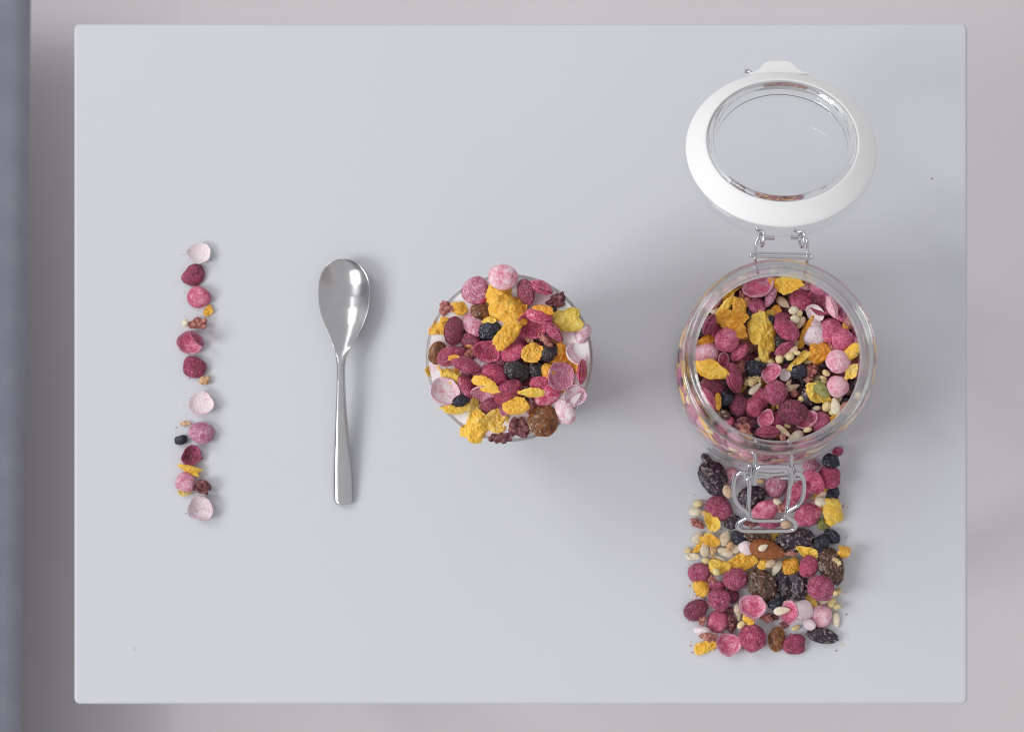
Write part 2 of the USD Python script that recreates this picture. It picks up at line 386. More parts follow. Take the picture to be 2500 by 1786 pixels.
# ------------------------------------------------------------------ the cereal, piece by piece
# kind, place (u, v) and size (along, across) measured on enlarged views, angle, layer, tone | look @ short name for things beside it
# D puff dome up, C puff as a cup, B round puff, K puff on its edge, T rough berry chunk, F corn flake, R raisin, U blueberry, X cluster, S sunflower seed, O kernel, A almond, Q pumpkin seed, W chip
VIEWS = {'S1': (400, 560, 6.769), 'S2': (400, 780, 6.246), 'S3': (400, 1000, 5.413), 'G1': (1020, 630, 5.051), 'G2': (1020, 850, 5.051),
         'J1': (1620, 640, 4.209), 'J2': (1620, 880, 4.209), 'P1': (1640, 1080, 4.941), 'P2': (1640, 1300, 4.941)}
ROW = '''S1
C 570 390 390 360 -20 1 w | pale pink cup-shaped puff at the top end @ the top puff
D 455 740 380 365 0 1 d | dark burgundy puff second from the top @ the second puff
D 570 1110 390 350 -10 1 m | dusty pink puff third from the top with an orange fleck @ the third puff
F 715 1330 190 140 60 0 y | tiny bright yellow corn flake under the third puff
X 545 1540 330 220 5 1 xp | pinkish brown granola crumb with dark gap @ the brown crumb
O 365 1545 150 110 80 1 cw | cream crumb stuck to the pinkish brown crumb
S2
C 395 345 380 350 30 1 l | torn pink puff showing its white inside @ the torn puff
K 540 300 280 120 -50 2 m | curled pink shell fragment leaning on the torn puff
D 455 715 350 330 0 1 d | dusty mauve puff in the middle @ the middle puff
X 600 915 190 140 20 1 xt | tan granola crumb below the middle puff @ the tan crumb
C 575 1265 385 360 0 1 w | white pink rimmed cup puff standing apart @ the white cup puff
S3
X 268 180 150 75 0 1 xt | small tan crumb beside the dusty pink puff @ the small tan crumb
D 485 310 330 280 -20 1 l | pale dusty pink puff with creased dome @ the creased puff
U 213 395 180 125 18 1 u | wrinkled blue black berry at the outer side @ the berry
C 360 600 250 270 0 1 d | magenta cup puff with one pale lilac side @ the magenta cup
F 335 800 310 110 -18 1 y | curled yellow corn flake below the magenta cup @ the curled flake
D 282 950 265 260 0 1 l | pink puff with magenta middle @ the magenta-centred puff
F 265 1095 190 80 0 0 p | pale yellow flake tip under the pink puff
X 510 1020 230 210 10 1 xk | dark brown crumb with pinkish lumps @ the dark crumb
C 490 1300 330 320 0 1 w | pale puff with pink heart patch at the bottom end @ the bottom puff
'''
GLASS_P = '''G1
D 690 390 300 310 0 2 lw | powdery pink round puff near the far rim
D 750 480 200 160 40 1 dw | half hidden magenta puff beneath the powdery pink puff
B 1055 240 315 275 0 3 lw | sugar dusted pink puff topmost on the rim @ the topmost puff
F 990 420 360 320 70 2 y | upper half of the big yellow corn flake clump @ the big flake clump
F 1110 640 430 320 -40 2 y | lower half of the big yellow corn flake clump
F 1190 620 240 260 60 1 o | amber flake behind the big flake clump
K 1330 420 290 190 -75 2 dw | split magenta puff standing on its edge
K 1520 360 280 150 -28 1 mw | slanting pink puff sunk near the rim
X 1690 500 230 170 10 2 xk | dark plum coloured crumb cluster on white yogurt
X 360 610 180 170 40 2 xp | rosy crumb cluster close to the rim
F 500 610 200 150 -10 2 o | smooth orange flake shaped like a leaf
R 780 650 250 185 -18 2 b | brown wrinkled raisin beside the big flake clump @ the brown raisin
F 285 820 280 190 48 1 y | glossy yellow flake half under yogurt
K 445 890 310 195 80 2 dw | bright magenta split puff tilted on edge
D 680 810 260 265 0 1 lw | milky pink puff partly under yogurt
R 890 900 260 215 10 1 u | dark purple dried cherry @ the dried cherry
F 1110 955 370 190 46 3 y | long golden flake lying aslant in the middle @ the slanting flake
F 880 770 150 90 15 1 y | little yellow flake tip below the brown raisin
D 1050 820 220 140 0 0 ww | milk coated pink puff under the big flake clump
F 1550 645 230 110 -20 3 o | small amber flake on top of a pink puff
K 1490 710 310 170 -15 2 mw | pink clam shaped puff under the small amber flake
C 1390 840 320 255 -20 1 dw | deep magenta open cup puff @ the magenta cup
K 1660 900 300 140 -42 1 mw | thin pale edged puff wedged beside the magenta cup
F 1830 750 370 260 -10 2 g | large greenish yellow flake with a dark hole @ the greenish flake
U 1650 620 120 90 0 1 u | small black berry beside the greenish flake
D 2030 920 190 220 0 1 ww | pale puff coated with milk at the rim
X 1575 1010 210 90 -50 1 xp | orange pink sliver of dried fruit
D 640 1000 220 170 0 0 dw | shadowy purple puff below the split puff
X 1370 1000 130 70 -30 0 xt | tan grain tucked beneath the slanting flake
R 1620 1130 230 190 -30 0 k | black raisin lying deep beside the round amber flake
G2
F 1420 60 240 200 30 2 o | round amber flake in the middle @ the round amber flake
F 1740 110 200 330 10 1 o | curled amber flake standing near the rim @ the curled amber flake
F 1860 180 230 130 -50 1 o | lower end of the curled amber flake
C 1955 70 270 200 -50 2 ww | white and magenta puff lying open at the rim
R 235 50 190 250 -20 1 b | brown fruit piece with frosted side at the rim @ the frosted brown fruit
D 400 90 330 200 20 1 mw | red pink puff wet with milk
X 625 45 170 110 40 1 xp | rosy crumb beside the round cup puff
C 850 40 290 230 -10 2 dw | magenta cup puff with frosted hollow @ the frosted cup
D 1165 40 300 220 15 2 mw | broad pink puff under the slanting flake
F 455 135 120 80 0 3 o | tiny orange flake on a split puff
K 590 205 330 175 -25 2 mw | split pink puff with whitened top
D 790 165 210 180 0 0 ww | milky puff between the puffs
R 1215 290 260 290 60 2 k | black raisin with brown cap in the very middle @ the black raisin
R 1470 260 190 230 30 1 k | second black raisin close to the middle
R 1600 80 150 160 0 1 k | glossy black raisin beside the round amber flake
D 1010 130 190 170 0 0 dw | dark purple puff in the gap
D 930 320 325 240 -18 2 dw | strong magenta puff with white sugar @ the sugared magenta puff
F 190 290 200 150 -50 1 y | pale yellow flake at the very rim
F 420 350 270 150 -25 1 y | yellow flake with orange drooping tip
C 340 530 320 300 -20 1 ww | large milk filled pink cup puff @ the milk filled puff
D 610 470 170 270 20 2 mw | upright narrow pink puff
F 850 455 320 155 -18 3 y | crescent shaped yellow flake lying in a cup puff @ the crescent flake
C 840 560 330 180 5 2 lw | pale rimmed cup puff holding the crescent flake
K 1120 550 340 220 38 2 dw | dark magenta folded puff with open mouth @ the folded puff
D 1510 420 250 180 10 1 mw | speckled pink puff beside the pale disc
C 1770 345 310 280 70 3 lw | pale pink speckled disc puff @ the pale disc
K 2025 290 270 110 85 2 dw | narrow magenta puff against the rim
F 1610 275 130 150 30 2 o | small square orange flake beside the pale disc
F 1400 550 300 100 0 3 y | pointed golden flake over a pink puff
D 1600 580 320 200 32 2 mw | oblong pink puff under the pointed golden flake
C 1945 580 250 230 20 2 ww | whitish cup puff overhanging the rim
F 1830 480 180 140 30 0 o | amber flake under the pale disc
D 1790 770 260 300 10 1 ww | milk soaked pink lump at the rim
R 1540 880 360 330 70 3 e | big brown sultana at the rim @ the big sultana
X 1400 730 160 110 -70 2 xp | rosy crumb above the big sultana
F 1215 710 250 220 30 3 y | square golden flake with wavy edges @ the square flake
D 900 710 240 180 -10 1 dw | dark wine coloured puff below the folded puff
C 1085 730 190 150 60 1 lw | mauve shell behind the square flake
U 530 645 200 130 20 3 u | single blue black berry on white yogurt @ the blue berry
F 440 730 330 130 5 2 y | yellow flake curved under the blue berry
F 690 750 280 120 85 2 p | upright pale yellow flake
F 680 960 330 280 50 2 y | large wet yellow flake overhanging the rim @ the wet flake
F 970 890 260 250 10 2 p | ruffled yellow flake with a small hole
X 1240 970 260 230 -60 2 xk | plum coloured crumb like a walnut half
X 1010 1095 250 140 10 2 xk | wine red crumb at the nearest rim @ the wine red crumb
R 785 690 80 150 0 1 b | red brown seed between two flakes
'''
JAR_P = '''J1
C 975 240 300 210 15 2 l | pale mauve shallow puff by the far wall @ the far mauve puff
D 1100 170 220 100 0 0 l | puff pressed against the far glass wall
K 1110 330 220 95 70 1 l | thin upright puff beside the far mauve puff
F 720 280 280 100 35 2 y | long yellow flake by the wall @ the long yellow flake
F 630 400 250 90 52 2 y | narrow yellow flake standing on edge
F 780 440 190 145 -60 2 o | oval orange flake @ the oval orange flake
X 820 310 110 85 60 1 xp | pinkish brown lump near the far wall
B 875 390 110 110 0 1 xp | small round rosy ball
D 970 440 170 180 0 1 m | mauve puff below the far mauve puff
F 1290 220 270 180 10 2 y | curled yellow flake by the far wall @ the far yellow flake
F 1150 225 90 150 20 1 o | orange flake tip beside the far yellow flake
U 1410 185 110 70 -20 1 u | black berry by the far wall
D 1480 215 140 80 -10 0 l | dull pink puff pressed to the wall
S 1240 385 160 90 -38 1 t | greyish sunflower seed @ the grey sunflower seed
D 1420 350 230 220 0 1 d | dark magenta puff in shade @ the shaded magenta puff
C 1610 380 280 200 -58 2 d | dark pink oval cup puff by the wall @ the oval cup puff
K 1735 450 225 100 -70 2 l | thin pale pink puff standing on edge @ the thin pale puff
D 1835 480 230 130 -60 1 m | pink puff pressed against the side wall
O 1350 470 110 90 20 2 cw | cream puffed grain above the white kernel
O 1362 565 110 95 0 2 cw | round white kernel @ the round white kernel
O 1410 500 70 80 0 1 c | tan edged puffed grain
C 1570 500 190 140 -25 1 w | white and pink open puff
F 700 575 310 170 5 2 o | orange flake with a brown pit @ the pitted orange flake
F 750 680 240 130 -38 2 o | folded lower edge of an orange flake
F 1025 760 470 260 -86 3 y | largest corn flake, tall and blistered @ the largest flake
F 1100 520 130 90 20 1 y | pale yellow flake tip behind the largest flake
F 1170 490 110 100 40 1 o | orange flake tip below the grey sunflower seed
U 1115 575 95 85 60 1 u | glossy black berry behind the largest flake
D 1235 560 175 140 0 1 d | upper puff of a dark joined pair
K 1270 680 270 195 -45 2 d | dark bean shaped magenta puff @ the bean shaped puff
F 1480 690 330 100 70 1 o | upright orange flake strip @ the orange strip
D 1575 740 235 195 10 3 w | nearly white pink dusted puff @ the white puff
D 1590 615 110 90 0 1 w | small white puff behind the white puff
D 1750 680 270 250 0 1 m | broad mauve puff @ the broad mauve puff
F 1895 620 70 130 10 1 o | orange flake edge by the side wall
B 1855 790 210 210 0 2 m | round mauve ball puff @ the round mauve ball
K 470 640 215 110 62 2 d | magenta puff standing on edge by the wall
K 535 680 190 110 -70 1 d | dark puff behind the mauve ball
B 655 790 230 225 0 2 m | round mauve ball puff beside the orange flakes @ the mauve ball
F 440 790 190 120 15 1 o | round orange flake by the wall
D 440 920 260 230 -10 2 l | pink puff with crumbled dusty top @ the crumbled puff
U 370 700 100 110 0 0 k | black berry against the side wall
F 490 560 120 70 40 0 o | orange flake corner against the wall
O 525 470 100 100 0 1 cw | white kernel against the wall
X 590 400 130 70 50 0 xp | rosy crumb against the wall
R 680 470 170 120 10 0 k | dark raisin below the narrow yellow flake
R 890 520 150 170 0 0 k | dark raisin beside the oval orange flake
C 625 990 150 110 75 1 l | small mauve shell with pale rim
K 785 910 210 130 50 1 m | mauve puff tilted on edge
X 805 1045 140 115 -70 2 xp | frosted rosy crumb @ the frosted crumb
R 1220 800 110 160 30 0 k | black raisin under the bean shaped puff
K 1250 880 215 110 32 2 d | slim magenta puff with a bright spot @ the slim magenta puff
S 1310 915 170 65 35 2 t | slender tan sunflower seed
S 1370 800 120 70 -50 1 t | pale sunflower seed below the bean shaped puff
S 1425 600 150 80 60 1 t | tan sunflower seed beside the round white kernel
O 1195 985 80 95 0 2 c | heart shaped cream kernel
O 1300 965 90 80 20 2 c | cream kernel between seeds
O 1375 930 75 45 0 2 c | small cream kernel
O 1110 1000 90 55 -10 1 c | cream kernel under the largest flake
O 975 985 80 55 30 1 c | cream kernel at the largest flake
O 1500 1000 90 60 20 2 c | tan kernel with brown eye
O 1440 960 70 50 40 1 c | small tan kernel
F 1400 1000 270 80 42 3 y | narrow bent yellow flake @ the bent flake
F 1610 920 220 205 0 2 o | square orange flake @ the square orange flake
X 1740 860 120 90 0 1 xp | dull rosy lump
S 1790 920 120 60 20 1 t | greyish seed beside the pink puff
F 1930 920 190 120 40 2 y | torn yellow flake by the side wall
B 1800 1010 235 225 0 2 l | pink sugar dusted ball puff @ the upper pink ball
X 1950 1020 120 160 70 1 xp | rosy crumb by the side wall
J2
F 500 85 370 165 -22 3 y | big yellow flake near the wall @ the big wall flake
U 930 60 170 150 -30 2 u | black wrinkled berry @ the black wrinkled berry
U 1020 40 90 80 0 1 u | black berry touching another berry
U 1400 100 155 165 60 3 u | shiny blue black berry @ the shiny berry
X 1520 120 190 120 70 2 xp | mauve brown crumb cluster @ the mauve crumb
D 510 265 250 190 -10 2 d | wine coloured glossy puff @ the wine puff
K 725 170 290 160 -72 2 d | wine coloured split puff @ the split puff
K 460 385 270 120 -58 1 m | mauve puff standing on edge by the wall
C 1115 115 200 180 20 2 l | puff with crumbled white inside @ the crumbled white puff
B 1160 320 230 235 0 3 m | rough pink ball puff @ the rough pink ball
D 1010 370 170 200 0 0 d | dark puff in the gap
X 925 190 170 120 10 2 c | cluster of cream kernels @ the cream cluster
S 950 275 170 70 42 2 cw | white sunflower seed below the cream cluster
O 905 215 75 80 0 3 c | single kernel with a brown eye
S 1345 265 145 65 22 2 t | pale sunflower seed @ the pale sunflower seed
S 1300 210 90 50 60 1 t | grey seed end
B 1800 255 215 205 0 2 l | pink sugar dusted ball puff @ the lower pink ball
Q 1625 285 200 110 -48 3 P | green pumpkin seed @ the green pumpkin seed
F 1610 330 280 170 -30 2 y | torn yellow flake cradling the green seed
R 1500 340 210 135 75 1 v | dusty purple raisin @ the dusty raisin
F 1935 110 170 110 50 2 p | pale cream flake by the side wall @ the cream flake
O 1690 460 110 90 60 2 c | cream kernel in a clump
O 1760 520 100 80 0 2 c | lower kernel of a clump
S 1785 460 180 105 -78 3 cw | plump white sunflower seed @ the plump white seed
S 1820 390 90 70 40 1 t | greyish husk behind the plump white seed
U 1890 420 90 110 0 1 u | black berry by the side wall
R 1950 240 90 100 0 1 k | dark raisin by the side wall
U 640 375 150 155 0 2 u | black berry beside the upright orange flake
F 560 420 160 65 -80 2 o | upright orange flake
D 785 445 200 205 20 2 d | larger half of a plum coloured pair @ the plum pair
D 938 465 180 195 -20 3 d | smaller half of a plum coloured pair
R 590 545 190 125 -10 2 z | brown black raisin by the wall @ the wall raisin
D 650 630 150 140 0 1 m | greyish mauve puff below the wall raisin
X 720 390 100 60 40 1 xp | brown crumb above the plum pair
X 820 650 170 160 20 2 xk | dark crumb cluster near the rim @ the dark cluster
X 840 700 110 130 0 3 xp | frosted red lump in the dark cluster
C 1060 580 190 155 70 2 l | frosted mauve shell piece @ the frosted shell
T 1335 520 285 245 -15 3 d | dark red berry chunk with sugar crystals @ the red berry chunk
C 1480 590 220 190 45 1 l | pale frilled puff behind the red berry chunk
D 1620 620 200 190 45 2 m | bright pink puff near the rim @ the bright pink puff
K 1080 725 245 125 3 2 d | plum puff half buried at the rim @ the half buried puff
S 1235 715 185 70 -38 2 t | tan sunflower seed near the rim
S 1370 765 190 100 30 3 cw | large pale sunflower seed near the rim @ the large pale seed
R 1100 815 190 70 0 1 k | black raisin at the near rim
O 880 760 95 75 -10 2 c | yellowish kernel at the near rim
S 940 812 120 50 -15 2 t | tan seed at the near rim
O 1285 655 85 50 -20 1 c | cream kernel between berry and seed
F 1215 450 90 80 30 1 p | pale cream flake bit
O 1570 770 80 55 0 1 c | cream kernel by the bright pink puff
F 1770 590 130 80 42 2 o | orange flake by the side wall
O 1360 325 85 80 -60 2 xp | rosy brown grain
O 1420 385 60 65 0 1 c | yellowish kernel
O 1590 475 85 55 10 2 cw | white oat flake
O 1655 210 85 60 10 1 c | tan kernel above the green seed
O 1690 110 90 65 -30 2 c | cream kernel beside the pink ball
O 1660 165 85 45 -25 2 c | cream kernel between balls
O 1230 780 65 75 0 2 xp | red brown grain at the rim
O 1490 700 90 60 20 1 c | cream kernel beside the large pale seed
C 1260 130 110 120 0 1 w | white shell scrap
D 1190 600 180 170 0 0 d | dark puff under the red berry chunk
'''
PILE_P = '''P1
R 495 420 400 290 -65 1 v | large grey purple dried fruit with orange end @ the grey dried fruit
R 420 195 140 90 -50 0 v | dark crumb of dried fruit close to the jar
D 570 785 295 285 0 1 m | big round pink puff with pale lip @ the lipped puff
O 320 735 115 85 10 1 c | yellow kernel beside the lipped puff
O 290 830 145 110 0 1 cw | largest white kernel beside the lipped puff @ the white kernel
O 398 845 80 70 0 1 xt | tiny orange tan grain
X 310 975 170 110 -35 1 xp | rosy red crumb on the outer edge @ the rosy crumb
F 490 950 150 210 10 1 y | upright yellow flake
D 720 400 190 180 0 0 l | pale pink puff near the jar
O 670 590 110 160 20 1 t | tan oat flake beside the dried fruit
R 965 660 310 245 20 1 v | speckled purple raisin framed by the clasp @ the framed raisin
D 1260 535 250 240 0 1 l | pink puff framed by the clasp @ the framed puff
D 1530 590 270 245 0 1 m | dark pink puff under the clasp side
C 1690 480 290 220 -60 1 m | pink puff with white broken edge @ the broken edged puff
D 1890 420 240 240 0 1 d | round mauve puff near the jar @ the outer mauve puff
U 1910 225 190 160 -10 1 u | black berry nearest the jar @ the jar side berry
U 1945 630 190 130 55 1 u | pointed blue black berry @ the pointed berry
F 1945 835 280 200 -75 1 y | big orange yellow flake with a straight cut side @ the big orange flake
D 1640 870 290 250 55 1 m | magenta centred wrinkled puff
D 1700 780 190 160 0 0 l | pale puff behind the wrinkled puff
D 1130 820 300 220 10 1 m | pink puff under the clasp loop
U 735 955 190 140 40 1 v | rough dark berry under the clasp corner @ the rough berry
Q 1835 985 140 120 -30 0 P | olive green pumpkin seed under the big orange flake
F 1790 600 200 85 35 0 y | thin yellow flake below the mauve puff
S 1785 640 150 60 35 1 t | tan seed beside the pointed berry
O 1775 715 130 110 -20 1 cw | pale puffed grain beside the big orange flake
D 1170 975 270 110 -5 0 m | pink puff scrap under the clasp bottom
X 950 980 160 90 0 1 xk | brown crumb under the clasp bottom
O 1375 985 130 110 0 1 t | tan oat flake under the clasp corner
R 820 1145 165 165 0 1 u | round black berry below the clasp @ the round black berry
R 1035 1125 300 120 -5 1 z | brown raisin below the clasp bar @ the bar raisin
F 1245 1120 130 110 60 0 y | yellow flake bit below the clasp bar
U 1935 1130 200 140 -40 1 u | wrinkled black berry near the outer edge @ the wrinkled berry
O 1262 715 70 100 60 1 cw | white grain inside the clasp
X 1335 790 120 100 20 1 xp | mauve crumb inside the clasp
D 2010 105 120 100 30 0 d | magenta puff peeping from behind the jar
D 1690 270 190 130 0 0 l | pale pink puff partly under the jar
O 1075 460 90 60 0 1 xt | tan grain inside the clasp
D 1440 740 200 170 20 0 m | rosy puff behind the clasp wire
P2
R 1480 95 430 265 10 1 v | largest speckled dark fruit @ the largest dark fruit
U 1805 130 210 170 75 1 u | plump purple black berry @ the plump berry
S 310 60 155 105 55 1 s | pale sunflower seed on the outer edge
F 460 85 210 120 -30 2 y | folded yellow flake @ the folded yellow flake
F 315 185 180 70 52 1 y | narrow yellow flake strip
S 398 200 170 105 88 1 s | upright pale sunflower seed @ the upright seed
S 640 65 190 140 65 1 s | broad cream sunflower seed
S 640 235 210 100 -18 1 s | long cream sunflower seed
S 600 335 190 70 -35 1 s | thin cream sunflower seed above the eyed flake
X 500 215 140 75 88 1 xt | pinkish tan stick
O 195 215 85 70 0 1 c | yellow kernel at the outer edge
W 250 285 160 80 -5 1 cw | white oat flake at the outer edge @ the oat flake
O 410 340 90 80 0 1 c | lone yellow kernel
X 700 160 110 80 40 1 xt | tan brown crumb beside the broad seed
S 770 190 130 110 -50 0 s | pale seed beside the almond
D 915 185 195 150 -15 1 w | small pale pink puff leaning on the almond @ the pale pink puff
A 1150 200 390 210 -14 1 a | brown almond @ the almond
S 1092 180 115 75 28 2 cw | small cream seed lying on the almond
F 850 350 345 180 8 1 y | broad half moon orange flake @ the half moon flake
F 590 410 240 170 -5 1 y | ragged yellow flake under a kernel @ the eyed flake
O 540 470 95 85 -30 2 c | yellow kernel lying on a ragged flake
D 332 492 240 225 0 1 m | smooth round pink puff at the outer edge @ the outer pink puff
T 770 560 270 235 20 1 m | angular pink berry chunk @ the angular chunk
X 490 560 100 95 0 1 xp | small mauve crumb between pink puffs
F 350 670 180 170 -20 1 y | star shaped yellow flake @ the star flake
D 545 655 190 130 -15 0 m | pink puff partly covered by another
T 570 805 260 230 -40 2 m | wet looking pink puff in the cluster @ the wet pink puff
D 735 770 140 160 0 0 d | dark pink puff peeping out
W 335 810 210 75 -12 1 w | white ragged shell chip @ the white chip
D 290 935 260 235 0 1 d | mauve puff on the outer edge @ the outer mauve puff of the lower half
D 560 1070 240 250 0 1 m | round speckled mauve puff @ the speckled mauve puff
X 370 1060 115 90 40 1 xp | little rosy walnut shaped crumb
K 370 1180 190 100 -8 1 w | pale pink puff on edge near the bottom
X 440 1258 200 100 -5 1 xp | red brown crumb near the bottom corner @ the corner crumb
F 412 1385 240 130 22 1 y | yellow flake at the bottom corner @ the corner flake
C 690 1350 265 250 20 1 l | cup puff with magenta hollow and white rim @ the hollow cup puff
T 970 1265 310 280 -60 1 d | pine cone like frosted berry chunk @ the frosted berry
X 730 1130 160 105 60 1 xk | dark brown crumb with pale nubs
X 708 940 100 90 0 1 xk | dark crumb with a white speck
X 725 1020 90 75 0 1 xk | small wine coloured crumb
S 798 960 200 90 -82 1 s | slender pale sunflower seed @ the slender seed
F 922 1030 150 120 -45 1 y | yellow flake below the translucent cup
O 830 1105 100 75 45 1 c | yellow green kernel
C 972 890 280 265 10 1 l | translucent pink cup puff @ the translucent cup
R 1090 640 410 300 -60 1 z | large brown speckled raisin @ the brown speckled raisin
R 1352 640 345 160 -78 1 v | narrow speckled raisin standing beside others @ the narrow raisin
R 1545 640 320 180 85 1 v | purple dusted raisin @ the purple raisin
U 1258 850 190 125 20 1 u | shiny blue black berry below the raisins @ the shiny berry
S 1275 420 205 100 62 1 cw | white sunflower seed with a brown eye @ the eyed seed
F 1095 385 110 110 0 1 y | small yellow flake near the almond
O 1185 370 120 90 30 1 t | tan hulled grain
F 1440 400 195 185 30 1 o | square golden flake @ the square golden flake
X 1430 250 150 65 0 1 xp | rosy brown sliver beside the almond
F 1630 235 240 110 -15 1 y | yellow flake over a dark pink puff
D 1650 400 240 215 40 1 d | dark pink smooth puff @ the dark pink puff
R 1912 405 420 275 -78 1 z | big dark raisin with a yellow crumb on it @ the big dark raisin
X 1975 345 110 60 -50 3 c | yellow crumb stuck on the big dark raisin
F 2070 230 140 130 0 1 o | golden flake at the outermost edge @ the outermost flake
T 1785 660 295 270 -30 1 m | ridged pink berry chunk @ the ridged chunk
O 2022 708 80 80 0 1 c | lone round kernel at the outer edge
O 1955 720 60 55 0 1 c | kernel scrap beside the ridged chunk
O 1940 845 130 95 60 1 c | large cream kernel @ the large kernel
O 1850 830 120 70 15 0 cw | whitish seed behind the large kernel
O 2000 890 95 65 25 1 c | yellow kernel below the large kernel
F 1680 845 190 120 -60 0 y | yellow flake behind the pale puffs
S 1320 935 190 100 8 2 cw | plump white seed beside the pink ring @ the plump white seed
F 1390 865 100 75 -45 1 p | cream flake touching the plump white seed
C 1405 950 260 190 65 1 l | ring shaped pink puff @ the pink ring
C 1570 935 250 220 60 0 w | whitish pink translucent puff with a dark dot @ the whitish puff
D 1800 1010 250 250 20 1 l | flat fronted pink puff @ the flat fronted puff
S 1988 1052 175 95 -78 1 cw | cream sunflower seed at the outer edge
X 1140 1030 150 120 -10 1 xp | rosy walnut like crumb @ the walnut crumb
X 1240 1022 100 70 0 0 xk | brown crumb beside the walnut crumb
R 1270 1285 270 180 82 1 e | amber brown sultana near the bottom @ the amber sultana
X 1340 1100 110 85 -30 1 xk | brown crumb above the amber sultana
D 1480 1345 240 220 0 1 d | plain mauve puff in the bottom line @ the bottom mauve puff
R 1820 1240 350 165 -9 1 v | black raisin with white and yellow crumbs @ the crumbed raisin
O 1505 1150 110 55 25 1 c | thin yellow kernel below the whitish puff
K 1660 1105 140 110 -40 1 w | pale pink puff scrap
'''
# ------------------------------------------------------------------ the setting
obj('floor', trimesh.creation.box([8, 8, 0.05], trimesh.transformations.translation_matrix([0, 0, -0.475])), FLOOR, kind='structure', smooth=False)

def rounded_slab(x0, x1, y0, y1, z0, z1, rc, re, n=8):
    """A slab with rounded corners (rc) and rounded top and bottom edges (re)."""
    rings = []
    prof = [(re * (1 - math.cos(t)), z0 + re * (1 - math.sin(t))) for t in np.linspace(math.pi / 2, 0, 6)][::-1]
    prof = [(re * (1 - math.cos(t)), z0 + re - re * math.sin(t)) for t in np.linspace(math.pi / 2, 0, 6)] + [(re * (1 - math.cos(t)), z1 - re + re * math.sin(t)) for t in np.linspace(0, math.pi / 2, 6)]
    for inset, z in prof:
        r = max(rc - inset, 1e-4); pts = []
        for cx, cy, a0 in ((x1 - rc, y1 - rc, 0), (x0 + rc, y1 - rc, 90), (x0 + rc, y0 + rc, 180), (x1 - rc, y0 + rc, 270)):
            for a in np.radians(np.linspace(a0, a0 + 90, n)):
                pts.append((cx + r * math.cos(a), cy + r * math.sin(a), z))
        rings.append(pts)
    k = len(rings[0]); v = np.array(rings).reshape(-1, 3); f = []
    for i in range(len(rings) - 1):
        for j in range(k):
            a, b, c, d = i * k + j, i * k + (j + 1) % k, (i + 1) * k + (j + 1) % k, (i + 1) * k + j
            f += [(a, b, c), (a, c, d)]
    top = (len(rings) - 1) * k
    for j in range(1, k - 1):
        f += [(0, j + 1, j), (top, top + j, top + j + 1)]
    return trimesh.Trimesh(v, np.array(f), process=False)

TX0, TX1, TY0, TY1 = (179 - 1250) * MPP, (2363 - 1250) * MPP, (893 - 1718) * MPP, (893 - 57) * MPP
tb = xf('side_table', label='plain white lacquered side table with soft rounded edges carrying the whole breakfast', cat='table')
obj('tabletop', rounded_slab(TX0, TX1, TY0, TY1, -0.022, 0.0, 0.0034, 0.0020), WHITE_TABLE, tb, smooth=30)
for sx in (TX0 + 0.04, TX1 - 0.04):
    for sy in (TY0 + 0.04, TY1 - 0.04):
        obj('leg', rounded_slab(sx - 0.012, sx + 0.012, sy - 0.012, sy + 0.012, -0.449, -0.0225, 0.004, 0.002), WHITE_TABLE, tb, smooth=30)

bx = P(44, 893, -0.32)[0]
bench = xf('sofa', label='grey blue fabric sofa, only its blurred seat edge showing beside the white table', cat='sofa')
seat = rounded_slab(-0.50, 0, -1.3, 0.365, -0.022, 0.0, 0.02, 0.010)  # far end cut short to let window light reach the floor
seat.apply_transform(trimesh.transformations.rotation_matrix(math.radians(-0.8), [0, 0, 1])); seat.apply_translation([bx, 0, -0.32])
obj('seat', seat, FABRIC, bench, smooth=30)
back = rounded_slab(bx - 0.70, bx - 0.503, -1.5, 0.22, -0.42, 0.44, 0.05, 0.04)  # unseen back, added and sized to keep window light off the floor
obj('added_backrest', back, FABRIC, bench, smooth=30)
for y in (-1.1, -0.4, 0.22):
    for x in (-0.44, -0.36):
        obj('leg', rounded_slab(bx + x - 0.02, bx + x + 0.02, y - 0.02, y + 0.02, -0.4495, -0.3423, 0.01, 0.003), FABRIC, bench, smooth=30)

